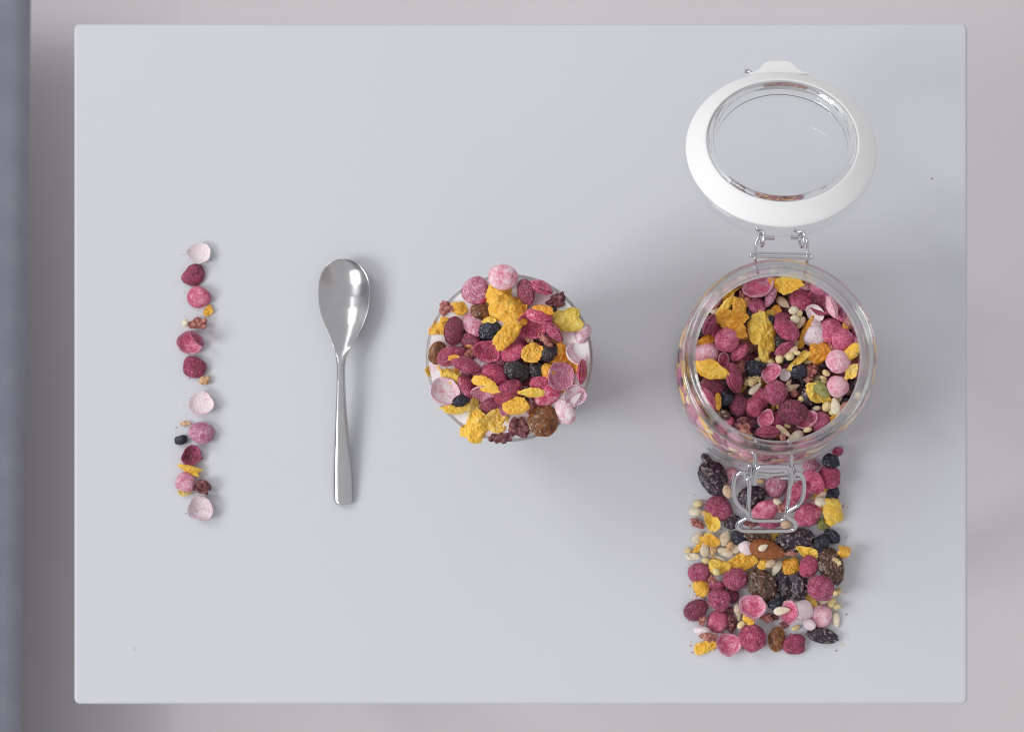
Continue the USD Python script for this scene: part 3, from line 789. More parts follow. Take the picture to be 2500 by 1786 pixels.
# ------------------------------------------------------------------ spoon
SP = [(634.5, 838, 842), (637, 826, 854), (640, 820, 861), (645, 811, 871), (652, 800, 882), (660, 791.5, 890.5), (670, 786.5, 896.5), (680, 783.9, 900.4), (700, 781, 903.8), (720, 780.2, 904.9), (740, 781.4, 903.9), (760, 784.8, 901),
      (780, 790.4, 895.6), (800, 797.9, 887.8), (820, 806.5, 877.0), (840, 815.0, 864.5), (860, 822.2, 853.6), (880, 824.2, 847.6), (900, 825.6, 845.6), (950, 824.4, 846.4), (1000, 821.8, 848.8),
      (1050, 818.8, 851.8), (1100, 815.8, 854.8), (1150, 813.4, 857.2), (1200, 812.2, 858.4), (1215, 812.4, 858.2), (1224, 814.2, 856.4), (1229, 818, 852.6), (1231, 823, 848)]
def spoon():
    y, l, r = np.array(SP).T
    lift = lambda yy: np.interp(yy, [634, 700, 760, 830, 880, 930, 1000, 1100, 1200, 1231], [6.2, 6.4, 6.6, 7.6, 8.8, 9.2, 8.2, 5.6, 3.0, 2.4]) * 1e-3
    dep = lambda yy: np.interp(yy, [634, 640, 660, 690, 720, 750, 790, 830, 860, 890], [0.2, 1.6, 4.4, 6.3, 6.9, 6.6, 5.0, 2.5, 0.8, 0.0]) * 1e-3
    yy = np.unique(np.concatenate([634.5 + np.linspace(0, 1, 14) ** 2.2 * 30, np.linspace(666, 1205, 150), 1231 - np.linspace(1, 0, 10) ** 2.0 * 24]))
    from scipy.interpolate import PchipInterpolator
    ll, rr = PchipInterpolator(y, l)(yy), PchipInterpolator(y, r)(yy)
    tip = yy < 715
    half = 62.3 * (1 - np.clip((717.0 - yy[tip]) / 82.6, 0, 1) ** 2.4) ** 0.48 + 0.3
    mid = np.interp(yy[tip], [634, 715], [840.5, 842.5])
    ll[tip], rr[tip] = mid - half, mid + half
    s = np.linspace(-1, 1, 29); s = np.sign(s) * np.abs(s) ** 0.8
    top, bot = [], []
    for k, q in enumerate(yy):
        a, b = P(ll[k], q, 0.005), P(rr[k], q, 0.005)
        half = (b[0] - a[0]) / 2
        d = dep(q)
        crown = np.interp(q, [840, 900, 1231], [0, 1, 1])
        zt = lift(q) - d * (1 - np.abs(s) ** 2.0) - crown * 0.0017 * np.abs(s) ** 4.0
        x = (a[0] + b[0]) / 2 + half * s
        th = np.interp(q, [634, 700, 880, 1231], [1.0, 1.1, 2.2, 1.9]) * 1e-3
        top.append(np.stack([x, np.full_like(x, a[1]), zt], 1))
        bot.append(np.stack([(a[0] + b[0]) / 2 + half * s * 0.985, np.full_like(x, a[1]), zt - th * (1 - 0.55 * np.abs(s) ** 4)], 1))
    n, m = len(yy), len(s)
    v = np.vstack([np.vstack(top), np.vstack(bot)]); f = []
    o = n * m
    for i in range(n - 1):
        for j in range(m - 1):
            a, b, c, d = i * m + j, i * m + j + 1, (i + 1) * m + j + 1, (i + 1) * m + j
            f += [(a, c, b), (a, d, c), (o + a, o + b, o + c), (o + a, o + c, o + d)]
        for j, flip in ((0, 1), (m - 1, 0)):
            a, d = i * m + j, (i + 1) * m + j
            f += [(a, o + a, o + d), (a, o + d, d)] if flip else [(a, o + d, o + a), (a, d, o + d)]
    for i, flip in ((0, 0), (n - 1, 1)):
        for j in range(m - 1):
            a, b = i * m + j, i * m + j + 1
            f += [(a, b, o + b), (a, o + b, o + a)] if not flip else [(a, o + b, b), (a, o + a, o + b)]
    v[:, 2] -= v[:, 2].min() - 0.0001
    return trimesh.Trimesh(v, np.array(f), process=False)
sm = spoon()
sp_loc = P(842, 760, 0.0)
sm.apply_translation(-sp_loc)
obj('teaspoon', sm, STEEL, loc=sp_loc, smooth=50, label='polished steel teaspoon lying bowl up beside the glass of yogurt', cat='spoon')

# ------------------------------------------------------------------ glass of yogurt
CUP = P(1243, 873, 0.085); CUP[2] = 0.0002
gl = xf('drinking_glass', CUP, label='clear tumbler filled to the brim with yogurt and cereal', cat='glass')
cup_prof = [(0, 0), (27.5, 0), (29.6, 0.8), (30.5, 3.0), (42.2, 83.2), (42.3, 84.6), (41.6, 85.3), (40.7, 84.8), (40.2, 83.2), (28.6, 8.5), (26.0, 7.0), (0, 6.8)]
obj('tumbler', revolve(rounded(cup_prof, 2, 0.25), 160), GLASS, gl, smooth=35)
yo = revolve([(0, 6.75), (26.1, 6.95), (28.75, 8.5), (40.1, 80.6), (40.6, 84.6), (39.8, 84.6), (38.0, 84.7), (34, 84.6), (29, 83.2), (20, 81.2), (10, 81.0), (0, 81.0)], 120)
obj('yogurt', yo, YOGURT, loc=CUP, smooth=50, label='thick white yogurt filling the tumbler beneath its cereal topping', cat='yogurt')

# ------------------------------------------------------------------ preserving jar
JAR = P(1903, 869, 0.109); JAR[2] = 0.0002
jar = xf('preserving_jar', JAR, label='open clip top glass jar full of pink and yellow cereal, lid tipped back', cat='jar')
jar_prof = [(0, 1.2), (38, 1.2), (41, 0), (44.5, 0.6), (49, 5), (52, 14), (53, 25), (53, 66), (52.2, 75), (49.5, 83.5), (46.6, 89), (45.4, 92), (45.2, 95.0),
            (41.0, 95.0), (41.4, 91), (43.4, 86.5), (46.8, 81), (49.6, 74), (50.6, 66), (50.6, 25), (49.6, 14), (46.8, 7.0), (41, 4.0), (0, 3.6)]
obj('glass_body', revolve(rounded(jar_prof, 2, 0.25), 180), PANE, jar, smooth=60)
rim_prof = [(41.0, 95.3), (45.4, 95.3), (47.9, 96.6), (48.4, 99), (48.4, 105.0), (47.4, 107.4), (45.6, 108.3), (43.6, 107.6), (42.2, 104.6), (40.9, 102.4), (40.6, 98.5)]
obj('glass_rim', revolve(rounded(rim_prof, 3, 0.25), 180), RIMGLASS, jar, smooth=60)

def at(view, z):
    x0, y0, s = view
    def g(u, v, dz=0.0):
        py = y0 + v / s
        zz = (z(py) if callable(z) else z) + dz
        return P(x0 + u / s, py, zz) - JAR
    return g
def wire(pts, g, r=0.0010, closed=False, per=6, dz=0.0, sides=12):
    q = [g(*p) if len(p) == 3 else g(p[0], p[1], dz) for p in pts]
    return tube(q, r, closed, sides, per)
a = np.linspace(0, 2 * math.pi, 97)[:-1]
neck = np.stack([0.0464 * np.cos(a), 0.0464 * np.sin(a), np.full(96, 0.0932)], 1)
obj('neck_wire', tube(neck, 0.0009, True, 10, 0), WIRE, jar, smooth=50)

# clasp hanging at the front
gz = at((1640, 1080, 4.941), lambda py: 0.0935 - max(py - 1104, 0) * (0.040 / 190))
lever = [(880, 425), (878, 385), (850, 362), (800, 380), (765, 425), (750, 500), (752, 610), (772, 700), (835, 785), (900, 835), (922, 872), (905, 905), (850, 935), (805, 970), (795, 1015), (830, 1050), (900, 1062), (1020, 1064), (1150, 1064),
         (1300, 1062), (1420, 1058), (1478, 1038), (1493, 990), (1460, 940), (1405, 905), (1385, 875), (1400, 835), (1450, 800), (1530, 745), (1578, 660), (1594, 560), (1590, 460), (1562, 395), (1510, 368), (1475, 380), (1470, 420)]
obj('clasp_lever', wire(lever, gz, 0.00118, per=5), WIRE, jar, smooth=50)
bail = [(945, 330), (940, 420), (934, 600), (926, 800), (930, 880), (960, 925), (1020, 938), (1150, 940), (1290, 938), (1345, 922), (1376, 880), (1392, 800), (1412, 640), (1436, 430), (1440, 340)]
obj('clasp_bail', wire(bail, gz, 0.00112, per=5, dz=-0.0025), WIRE, jar, smooth=50)
frame = [(1000, 500), (1001, 450), (1006, 380), (1022, 325), (1065, 295), (1130, 288), (1240, 288), (1350, 288), (1405, 305), (1438, 350), (1446, 420), (1440, 505)]
obj('clasp_frame', wire(frame, gz, 0.00120, per=6, dz=0.0028), WIRE, jar, smooth=50)
for pts in ([(955, 95, -0.001), (985, 122), (1006, 165), (1008, 260), (1002, 400), (1000, 495)], [(1400, 95, -0.001), (1425, 122), (1442, 165), (1440, 260), (1432, 400), (1430, 500)]):
    obj('clasp_hanger', wire(pts, gz, 0.00105, dz=0.0006), WIRE, jar, smooth=50)
for pts, dz in (([(868, 412), (1000, 410), (1135, 407)], 0.0), ([(1015, 372), (1110, 376), (1205, 380)], -0.001), ([(1195, 388), (1290, 380), (1360, 372)], 0.0012), ([(1308, 424), (1440, 428), (1560, 432)], 0.0)):
    obj('pivot_rod', wire(pts, gz, 0.00090, dz=dz), WIRE, jar, smooth=50)
for pts in ([(905, 345), (918, 290), (945, 272), (962, 305), (955, 400), (905, 445)], [(1470, 270), (1492, 285), (1500, 340), (1490, 430), (1460, 440)]):
    obj('clasp_eye', wire(pts, gz, 0.00085, dz=-0.0012), WIRE, jar, smooth=50)

# hinge at the back
hz = at((1780, 540, 8.118), 0.1035)
for pts in ([(522, 860, -0.010), (520, 760), (521, 620), (526, 480), (552, 395), (600, 318), (690, 312), (800, 318), (903, 322)], [(1545, 860, -0.010), (1548, 760), (1552, 620), (1560, 480), (1548, 395), (1500, 318), (1430, 306), (1330, 308), (1222, 308)]):
    obj('hinge_post', wire(pts, hz, 0.00075), WIRE, jar, smooth=50)
for pts in ([(690, 350), (800, 352), (902, 358)], [(1222, 340), (1330, 342), (1420, 344)]):
    obj('hinge_rod', wire(pts, hz, 0.00055, dz=-0.0008), WIRE, jar, smooth=50)
band = [(425, 660), (470, 634), (700, 630), (1000, 636), (1350, 644), (1600, 652), (1652, 690), (1600, 738), (1350, 726), (1000, 712), (700, 702), (470, 694)]
obj('hinge_band', wire(band, hz, 0.00062, True, dz=0.0012), WIRE, jar, smooth=50)

# lid, tipped back over the hinge
LT = math.radians(25)
LC = P(1907, 366, 0.084) - JAR
R4 = np.eye(4); R4[:3, 1] = (0, math.cos(LT), -math.sin(LT)); R4[:3, 2] = (0, math.sin(LT), math.cos(LT)); R4[:3, 3] = LC
lid_prof = [(0, -10), (20, -9.8), (38, -9.4), (46.0, -8.6), (48.4, -7.0), (48.6, -2.0), (47.0, 0.2), (37.2, 0.2), (33.0, -1.2), (24, -2.2), (0, -2.8)]
lid = revolve(rounded(lid_prof, 2, 0.25), 160); lid.apply_transform(R4)
boss = revolve(rounded([(37.4, 0.6), (37.4, 6.5), (36.6, 8.6), (34.8, 8.8), (33.8, 7.2), (33.2, 2.2), (33.4, 0.3)], 2, 0.25), 160); boss.apply_transform(R4)
lp = obj('lid', lid, PANE, jar, smooth=60)
obj('glass_collar', boss, GLASS, lp, smooth=35)
gas_prof = [(37.7, 1.0), (47.0, 0.35), (48.0, 0.5), (48.3, 1.6), (47.6, 2.8), (39.2, 8.0), (38.0, 8.3), (37.6, 7.6)]
gas = revolve(rounded(gas_prof, 3, 0.25), 160); gas.apply_transform(R4)
obj('rubber_seal', gas, SILICONE, lp, smooth=40)
from shapely.geometry import Polygon
half_w = [(46.6, 18.5), (47.6, 15.6), (48.6, 13.4), (49.8, 11.6), (51.2, 10.2), (52.4, 9.3), (53.4, 8.4), (54.2, 7.2), (54.7, 5.4), (54.9, 3.0)]
half_w = [(y, w * 0.84) for y, w in half_w]
pl = Polygon([(-w, y) for y, w in half_w] + [(w, y) for y, w in half_w[::-1]])
tabm = trimesh.creation.extrude_polygon(Polygon([(x * 1e-3, y * 1e-3) for x, y in pl.exterior.coords]), 0.0022, engine='earcut')
tabm.apply_translation([0, 0, 0.0005]); tabm.apply_transform(R4)
obj('pull_tab', tabm, SILICONE, lp, smooth=30)
def loc_wire(pts, r, closed=False, per=6):
    m = tube(np.array(pts) * 1e-3, r, closed, 10, per); m.apply_transform(R4); return m
obj('wire_end', loc_wire([(-13, 47, -3), (-13.5, 50.5, -2.5), (-15, 52.5, -2.5), (-17, 52.6, -2.5)], 0.0010), WIRE, lp, smooth=50)
for pts in ([(540, 128, 0.0005), (590, 178, 0.0015), (640, 165, 0.003), (682, 210, 0.0042), (690, 300, 0.0045), (675, 430, 0.003), (645, 492, 0.0), (612, 430, -0.003), (608, 320, -0.003), (630, 240, -0.001)],
            [(1300, 175, 0.0005), (1380, 215, 0.002), (1450, 198, 0.003), (1490, 240, 0.0042), (1495, 330, 0.0045), (1475, 450, 0.003), (1435, 505, 0.0), (1400, 440, -0.003), (1398, 330, -0.003), (1420, 260, -0.001)]):
    obj('hinge_eye', wire(pts, hz, 0.00080), WIRE, lp, smooth=50)

# ------------------------------------------------------------------ the mass of cereal under the top layer in the jar
def mix_cereal():
    rng = random.Random(5); ms, cols = [], []
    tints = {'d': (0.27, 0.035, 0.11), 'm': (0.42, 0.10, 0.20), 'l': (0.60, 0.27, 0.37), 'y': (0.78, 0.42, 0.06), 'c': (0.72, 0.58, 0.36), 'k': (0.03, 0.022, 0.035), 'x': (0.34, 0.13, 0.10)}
    def piece(kind, s):
        q = rng.randrange(10 ** 6)
        if kind in 'dml':
            return ball(s, s * 0.9, s * 0.5, q, 0.08, sub=2)
        if kind == 'y':
            return ball(s * 1.1, s * 0.75, s * 0.25, q, 0.25, sub=2)
        if kind == 'c':
            return ball(s * 0.55, s * 0.36, s * 0.3, q, 0.06, sub=2)
        return ball(s * 0.9, s * 0.65, s * 0.5, q, 0.25, sub=2)
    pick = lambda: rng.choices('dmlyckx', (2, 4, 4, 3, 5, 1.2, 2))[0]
    prof = [(4, 40), (9, 44.5), (14, 48.6), (25, 50.2), (66, 50.2), (74, 49.0), (81, 46.0)]
    z = 6.0
    while z < 80:
        R = np.interp(z, *zip(*prof)); n = int(2 * math.pi * R / 7.2)
        for i in range(n):
            k = pick(); s = rng.uniform(4.8, 6.6) * 1e-3
            m = piece(k, s)
            rot(m, [0, 0, 1], rng.uniform(0, 6.28)); rot(m, [1, 0, 0], rng.uniform(-0.35, 0.35)); rot(m, [0, 1, 0], math.pi / 2 + rng.uniform(-0.35, 0.35))
            t = (i + rng.uniform(-0.3, 0.3) + 0.5 * (int(z / 5) % 2)) / n * 2 * math.pi
            rot(m, [0, 0, 1], t)
            c, sn = math.cos(t), math.sin(t)
            far = (m.vertices[:, 0] * c + m.vertices[:, 1] * sn).max()
            rr = R * 1e-3 - far - rng.uniform(0.0001, 0.0016)
            m.apply_translation([rr * c, rr * sn, (z + rng.uniform(-1.5, 1.5)) * 1e-3])
            ms.append(m); cols.append(np.tile(tints[k], (len(m.vertices), 1)))
        z += 5.4
    for lo, hi, cnt in ((58, 63, 130), (63, 69, 150)):
        for i in range(cnt):
            k = rng.choices('dkxmcy', (5, 6, 5, 1, 1, 1))[0]; m = piece(k, rng.uniform(4.5, 6.5) * 1e-3)  # weighted to near-black tints, so gaps between top pieces look shaded
            m.apply_transform(trimesh.transformations.random_rotation_matrix(np.array([rng.random(), rng.random(), rng.random()])))
            t, rr = i * 2.39996, 0.0415 * math.sqrt((i + 0.5) / cnt)
            m.apply_translation([rr * math.cos(t), rr * math.sin(t), rng.uniform(lo, hi) * 1e-3])
            ms.append(m); cols.append(np.tile(tints[k], (len(m.vertices), 1)))
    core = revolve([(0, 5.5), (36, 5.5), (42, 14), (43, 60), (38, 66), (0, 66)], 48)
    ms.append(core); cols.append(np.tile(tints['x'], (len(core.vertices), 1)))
    return trimesh.util.concatenate(ms), np.vstack(cols)
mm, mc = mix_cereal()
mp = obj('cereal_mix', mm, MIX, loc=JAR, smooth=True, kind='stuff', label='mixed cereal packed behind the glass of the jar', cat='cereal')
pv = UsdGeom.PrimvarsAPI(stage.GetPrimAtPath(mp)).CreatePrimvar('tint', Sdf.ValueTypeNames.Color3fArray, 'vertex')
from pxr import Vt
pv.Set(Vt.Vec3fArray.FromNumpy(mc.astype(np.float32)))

def heap():
    rng = random.Random(9); ms, cols = [], []
    for i in range(150):
        r, t = 0.031 * math.sqrt((i + 0.5) / 150), i * 2.39996
        s = rng.uniform(3.6, 5.6) * 1e-3
        m = ball(s, s * 0.8, s * 0.5, rng.randrange(10 ** 6), 0.15, sub=2)
        m.apply_transform(trimesh.transformations.random_rotation_matrix(np.array([rng.random(), rng.random(), rng.random()])))
        m.apply_translation([r * math.cos(t), r * math.sin(t), 0.0790 + 0.0015 * (1 - (r / 0.031) ** 2) + rng.uniform(-0.001, 0.001)])
        ms.append(m); cols.append(np.tile(rng.choice([(0.27, 0.03, 0.10), (0.42, 0.06, 0.16), (0.03, 0.02, 0.025), (0.20, 0.03, 0.07), (0.6, 0.26, 0.03)]), (len(m.vertices), 1)))  # mostly dark tints, standing in for shade in the gaps of the topping
    return trimesh.util.concatenate(ms), np.vstack(cols)
h_m, h_c = heap()
hp = obj('cereal_heap', h_m, MIX, loc=CUP, smooth=True, kind='stuff', label='cereal tinted dark like shade beneath the topping on the yogurt', cat='cereal')
UsdGeom.PrimvarsAPI(stage.GetPrimAtPath(hp)).CreatePrimvar('tint', Sdf.ValueTypeNames.Color3fArray, 'vertex').Set(Vt.Vec3fArray.FromNumpy(h_c.astype(np.float32)))

# ------------------------------------------------------------------ laying the pieces down
CELL, GX0, GY0, GNX, GNY = 0.0005, -0.26, -0.205, 1060, 820
gx, gy = GX0 + (np.arange(GNX) + 0.5) * CELL, GY0 + (np.arange(GNY) + 0.5) * CELL
XX, YY = np.meshgrid(gx, gy, indexing='ij')
hm = np.zeros((GNX, GNY))
dc = np.hypot(XX - CUP[0], YY - CUP[1]); dj = np.hypot(XX - JAR[0], YY - JAR[1])
hm[dc < 0.0424] = 0.0852; hm[dc < 0.0402] = 0.0842
hm[dc < 0.031] = 0.0835
hm[dj < 0.047] = 0.0745

KINDS = {'D': ('cereal_puff', 'cereal puff'), 'C': ('cereal_puff', 'cereal puff'), 'B': ('cereal_puff', 'cereal puff'), 'K': ('cereal_puff', 'cereal puff'), 'T': ('berry_chunk', 'dried berry'), 'F': ('corn_flake', 'corn flake'),
         'R': ('raisin', 'raisin'), 'U': ('dried_berry', 'dried berry'), 'X': ('granola_crumb', 'granola crumb'), 'S': ('sunflower_seed', 'sunflower seed'), 'O': ('grain_kernel', 'kernel'), 'A': ('almond', 'almond'), 'Q': ('pumpkin_seed', 'pumpkin seed'), 'W': ('cereal_chip', 'cereal chip')}
PLURAL = {'cereal puff': 'cereal puffs', 'corn flake': 'corn flakes', 'raisin': 'raisins', 'dried berry': 'dried berries', 'granola crumb': 'granola crumbs', 'sunflower seed': 'sunflower seeds', 'kernel': 'grain kernels', 'almond': 'almonds', 'pumpkin seed': 'pumpkin seeds', 'cereal chip': 'cereal chips'}
ZONES = {'row': (ROW, 0.004, 'in the thin row', 'in the thin row beside the spoon'), 'glass': (GLASS_P, 0.088, 'on the yogurt', 'on the glass of yogurt'), 'jar': (JAR_P, 0.084, 'in the jar', 'inside the open jar'), 'pile': (PILE_P, 0.005, 'in the spilled pile', 'spilled in front of the jar')}

def parse(text):
    out, view = [], None
    for line in text.strip().split('\n'):
        if line in VIEWS:
            view = VIEWS[line]; continue
        data, words = line.split('|'); k, u, v, L, W, ang, lay, tone = data.split()
        words = [w.strip() for w in words.split('@')]
        out.append(dict(k=k, px=view[0] + float(u) / view[2], py=view[1] + float(v) / view[2], L=float(L) / view[2], W=float(W) / view[2], ang=float(ang), lay=int(lay), tone=tone, desc=words[0], mark=words[1] if len(words) > 1 else None))
    return out

def shape(p, zone, seed):
    rng = random.Random(seed); z = ZONES[zone][1]; k = p['k']
    a, b = p['L'] * mpp(z) / 2, p['W'] * mpp(z) / 2
    ang = p['ang']
    if b > a and k not in 'O':
        a, b, ang = b, a, ang + 90
    wob = {'row': 0.06, 'glass': 0.22, 'jar': 0.28, 'pile': 0.10}[zone]
    tilt = 0.0
    if k in 'DC':
        ratio = b / a
        tilt = math.acos(min(ratio / 0.95, 1.0)) * 0.75
        m = puff(a, a * min(max(ratio, 0.88), 0.97), seed, k == 'D', 1.0)
        tilt *= rng.choice((-1, 1))
    elif k == 'B':
        m = ball(a, b, 0.85 * min(a, b), seed, 0.07, sub=4, ridge=0.03)
        m.vertices = roughen(np.array(m.vertices), 0.03 * a, 0.16 * a, seed)
    elif k == 'T':
        m = ball(a, b, 0.75 * min(a, b), seed, 0.13, sub=4, ridge=0.08, size=0.45)
        m.vertices = roughen(np.array(m.vertices), 0.07 * a, 0.20 * a, seed)
    elif k == 'K':
        m = clam(a, 0.93 * a, seed)
        bb, cc = 0.93 * a, 0.40 * a
        s2 = (bb * bb - b * b) / (bb * bb - cc * cc)
        tilt = math.asin(math.sqrt(min(max(s2, 0), 1))) * rng.choice((-1, 1))
    elif k == 'F':
        m = flake(a, b, seed, None if p['lay'] < 3 else rng.choice((-0.2, 0.2)), 0.22 if p['lay'] < 3 else 0.14)
        if b / a < 0.45:
            tilt = rng.choice((-1, 1)) * 0.5
    elif k == 'R':
        m = ball(a, b, (0.42 if p['tone'] == 'e' else 0.62) * b, seed, 0.09 if p['tone'] == 'e' else 0.11, sub=4, ridge=0.08 if p['tone'] == 'e' else 0.09 if p['tone'] == 'b' else 0.13, taper=0.12, size=0.7)
    elif k == 'U':
        m = ball(a, b, 0.78 * b, seed, 0.10, sub=4, ridge=0.16, size=0.7)
    elif k == 'X':
        m = cluster(a * 1.05, b * 1.05, seed)
    elif k == 'S':
        m = seed_shape(a, b, seed, 0.5, 0.55)
    elif k == 'O':
        m = ball(a, b, 0.75 * min(a, b), seed, 0.14, sub=3, ridge=0.06)
    elif k == 'A':
        m = seed_shape(a, b, seed, 0.38, 0.62, 0.02)
    elif k == 'Q':
        m = seed_shape(a, b, seed, 0.30, 0.38, 0.02)
    elif k == 'W':
        m = flake(a, b, seed, 0.2)
    if tilt:
        rot(m, [1, 0, 0], tilt)
    if k not in 'XO':
        rot(m, [1, 0, 0], rng.uniform(-wob, wob)); rot(m, [0, 1, 0], rng.uniform(-wob, wob))
    ext = np.ptp(m.vertices, axis=0)
    f = np.array([2 * a / ext[0], 2 * b / ext[1]]) * {'glass': 1.17, 'jar': 1.12, 'pile': 1.16, 'row': 1.04}[zone] * (1.07 if k == 'F' else 0.92 if k in 'SO' else 1.0)
    m.apply_scale([f[0], f[1], min(math.sqrt(f[0] * f[1]), 1.5)])
    if k in 'SAQ' and rng.random() < 0.5 and k == 'S':
        rot(m, [0, 0, 1], math.pi)
    rot(m, [0, 0, 1], math.radians(ang))
    v = np.array(m.vertices); v[:, :2] -= (v[:, :2].min(0) + v[:, :2].max(0)) / 2
    return trimesh.Trimesh(v, m.faces, process=False), max(a, b)

def rest(v, x, y, q):
    """The height at which the shape v comes to rest on what already lies at (x, y), and the cells it covers."""
    ix = ((v[:, 0] + x - GX0) / CELL).astype(int); iy = ((v[:, 1] + y - GY0) / CELL).astype(int)
    key = ix * GNY + iy
    order = np.argsort(key); ks = key[order]; zs = v[order, 2]
    cells, first = np.unique(ks, return_index=True)
    lo = np.minimum.reduceat(zs, first); hi = np.maximum.reduceat(zs, first)
    cx, cy = cells // GNY, cells % GNY
    need = hm[cx, cy] - lo
    floor = hm[cx, cy]
    low = lo < np.quantile(lo, 0.75)
    return np.quantile(need, q), cx, cy, hi

pieces = []
count = 0
for zone, (text, z, where, whole) in ZONES.items():
    ps = parse(text)
    for p in ps:
        p['zone'] = zone
        c = P(p['px'], p['py'], z); p['x'], p['y'] = c[0], c[1]
    for p in sorted(ps, key=lambda p: p['lay']):
        count += 1; seed = 100 + count * 7
        m, rad = shape(p, zone, seed)
        if zone == 'pile':
            d = np.array([p['x'] - JAR[0], p['y'] - JAR[1]]); r = np.hypot(*d); need = 0.0495 + 0.75 * rad
            if r < need:
                p['x'], p['y'] = JAR[:2] + d / r * need
        if zone == 'jar':
            d = np.array([p['x'] - JAR[0], p['y'] - JAR[1]]); r = np.hypot(*d); most = 0.0465 - 0.7 * rad
            if r > most:
                p['x'], p['y'] = JAR[:2] + d / r * most
        v = np.array(m.vertices)
        q = {'row': 0.985, 'glass': 0.84, 'jar': 0.80, 'pile': 0.93}[zone]
        if p['k'] == 'F' and p['lay'] >= 2:
            q = 0.95
        lift, cx, cy, hi = rest(v, p['x'], p['y'], q)
        if zone in ('row', 'pile'):
            lift = max(lift, -v[:, 2].min() + 0.0001)
        elif zone == 'glass' and np.hypot(p['x'] - CUP[0], p['y'] - CUP[1]) > 0.024:
            lift = max((lift if p['lay'] >= 3 or p['k'] == 'U' else min(lift, 0.0848 - v[:, 2].min() - 0.0005)) - 0.0012, 0.0835 - v[:, 2].min() - 0.28 * (v[:, 2].max() - v[:, 2].min()))
        elif zone == 'glass':
            lift = max(lift, (0.0828 if np.hypot(p['x'] - CUP[0], p['y'] - CUP[1]) > 0.026 else 0.0818) - v[:, 2].min() - (0.30 if p['tone'] == 'ww' else 0.12) * (v[:, 2].max() - v[:, 2].min()))
        if zone == 'glass' and p['k'] == 'C' and p['tone'] != 'ww':
            lift = max(lift, 0.0850 - v[:, 2].min() - 0.12 * (v[:, 2].max() - v[:, 2].min()))
        np.maximum.at(hm, (cx, cy), hi + lift - (0.0006 if zone in ('jar', 'glass') else 0))
        p['mesh'], p['z'] = m, lift
        pieces.append(p)

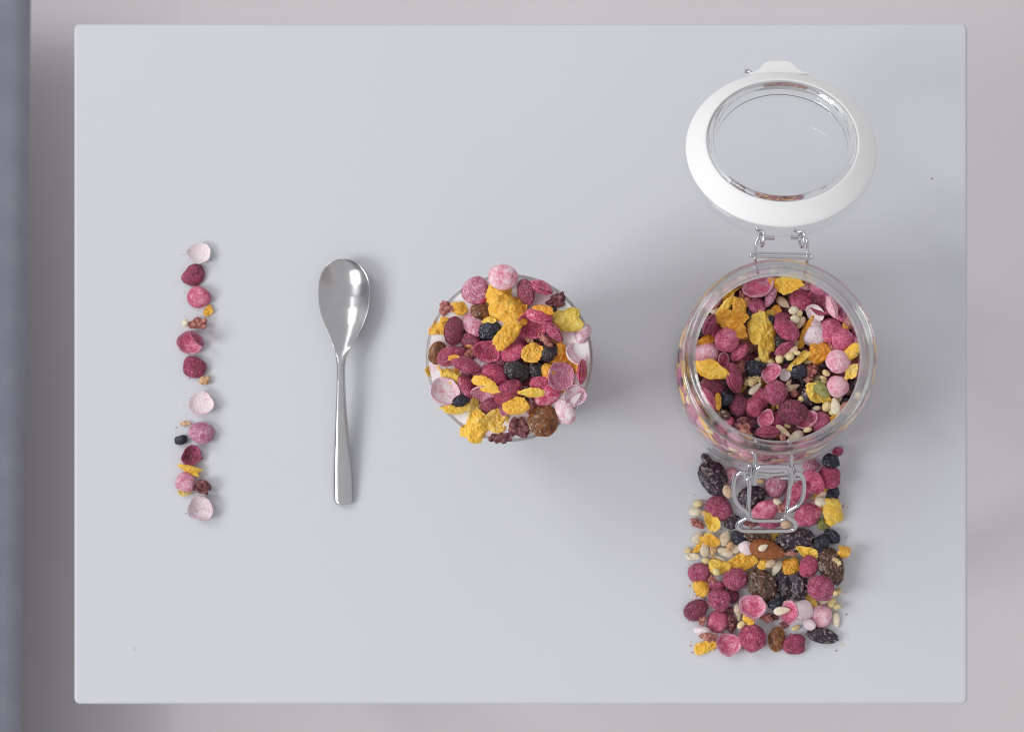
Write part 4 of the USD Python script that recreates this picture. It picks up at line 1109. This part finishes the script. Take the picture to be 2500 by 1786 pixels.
# ------------------------------------------------------------------ labels that single each piece out
DIRS = ['right of', 'to the upper right of', 'above', 'to the upper left of', 'left of', 'to the lower left of', 'below', 'to the lower right of']
def words_of(s): return len(s.split())
taken = set()
def direction(p, m):
    a = math.degrees(math.atan2(-(p['py'] - m['py']), p['px'] - m['px'])) % 360
    return DIRS[int((a + 22.5) // 45) % 8]
for p in pieces:
    where = ZONES[p['zone']][2]
    noun = KINDS[p['k']][1]
    d = p['desc']
    cands = []
    if p['mark']:
        cands = [d + ' ' + where, d]
    else:
        marks = sorted((m for m in pieces if m['mark'] and m['zone'] == p['zone'] and m is not p and m['mark'] not in d), key=lambda m: math.hypot(m['px'] - p['px'], m['py'] - p['py']))
        beside = any(' %s ' % w in ' ' + d + ' ' for w in ('beside', 'below', 'under', 'above', 'behind', 'between', 'near', 'by', 'on', 'beneath', 'against', 'holding', 'close', 'wall', 'rim', 'edge', 'jar', 'clasp'))
        if beside:
            cands.append(d + ' ' + where)
        cands += ['%s %s %s %s' % (d, direction(p, m), m['mark'], where) for m in marks[:4]] + ['%s %s %s' % (d, direction(p, m), m['mark']) for m in marks[:4]]
    lab = next((c for c in cands if 4 <= words_of(c) <= 16 and c not in taken), cands[0])
    taken.add(lab)
    p['label'] = lab
    name, cat = KINDS[p['k']]
    tone = p['tone']
    mat = MAT.get(tone if p['k'] in 'DCBKTW' or tone in MAT else tone)
    if p['k'] == 'F' and tone in 'yopg':
        mat = MAT['corn_' + tone + str(random.Random(lab).randrange(3))]
    grp = PLURAL[cat] + ' ' + ZONES[p['zone']][3]
    if p['k'] in 'DCBKT':
        mat = MAT[tone + str(random.Random(lab).randrange(3))] if tone + '0' in MAT else mat
    if p['k'] == 'C' and tone in ('l', 'd', 'dw'):
        th = xf(name, (p['x'], p['y'], p['z']), label=lab, cat=cat, group=grp)
        v, f = np.array(p['mesh'].vertices), np.array(p['mesh'].faces); lipm = rim_faces()
        for part, sel, mm_ in (('bowl', ~lipm, MAT[{'l': 'm2', 'd': 'd1', 'dw': 'dw0'}[tone]]), ('rim', lipm, MAT[{'l': 'l0', 'd': 'd2', 'dw': 'mw0'}[tone]])):
            ids, inv = np.unique(f[sel], return_inverse=True)
            obj(part, trimesh.Trimesh(v[ids], inv.reshape(-1, 3), process=False), mm_, th, smooth=True)
        continue
    obj(name, p['mesh'], mat, loc=(p['x'], p['y'], p['z']), smooth=True if p['k'] not in 'FW' else 60, label=lab, cat=cat, group=grp)

# the dust of crumbs that nobody could count
rng = random.Random(77); ms, cols = [], []
for i in range(260):
    if i < 215:
        px, py = rng.uniform(1672, 2072), rng.uniform(1190, 1592)
    else:
        px, py = rng.gauss(472, 22), rng.uniform(600, 1260)
    s = rng.uniform(0.25, 0.75) * 1e-3 * (0.7 if i >= 215 else 1)
    m = ball(s, s * rng.uniform(0.5, 0.9), s * 0.5, i, 0.2, sub=1)
    c = P(px, py, 0); m.apply_translation([c[0], c[1], s * 0.35])
    ms.append(m); cols.append(np.tile(rng.choice([(0.55, 0.16, 0.26), (0.75, 0.5, 0.5), (0.85, 0.5, 0.08), (0.7, 0.58, 0.38), (0.25, 0.06, 0.08)]), (len(m.vertices), 1)))
dp = obj('crumbs', trimesh.util.concatenate(ms), MIX, smooth=True, kind='stuff', label='fine dust of cereal crumbs scattered between the spilled pieces', cat='crumbs')
UsdGeom.PrimvarsAPI(stage.GetPrimAtPath(dp)).CreatePrimvar('tint', Sdf.ValueTypeNames.Color3fArray, 'vertex').Set(Vt.Vec3fArray.FromNumpy(np.vstack(cols).astype(np.float32)))

# the loose specks on the table
for px, py, s, tone, lab in ((2275, 436, 4, 'xk', 'tiny dark speck alone on the white table near the lid'), (327, 1583, 4, 'cw', 'tiny cream crumb alone near the table corner by the sofa'), (494, 1118, 5, 'xp', 'tiny pink crumb beside the thin row of cereal')):
    m = ball(s * MPP / 2, s * MPP / 2.4, s * MPP / 4, int(px), 0.2, sub=2)
    c = P(px, py, 0)
    obj('crumb', m, MAT[tone], loc=(c[0], c[1], -float(m.vertices[:, 2].min())), smooth=True, label=lab, cat='crumb')
print(len(pieces), 'pieces', len(taken), 'labels')
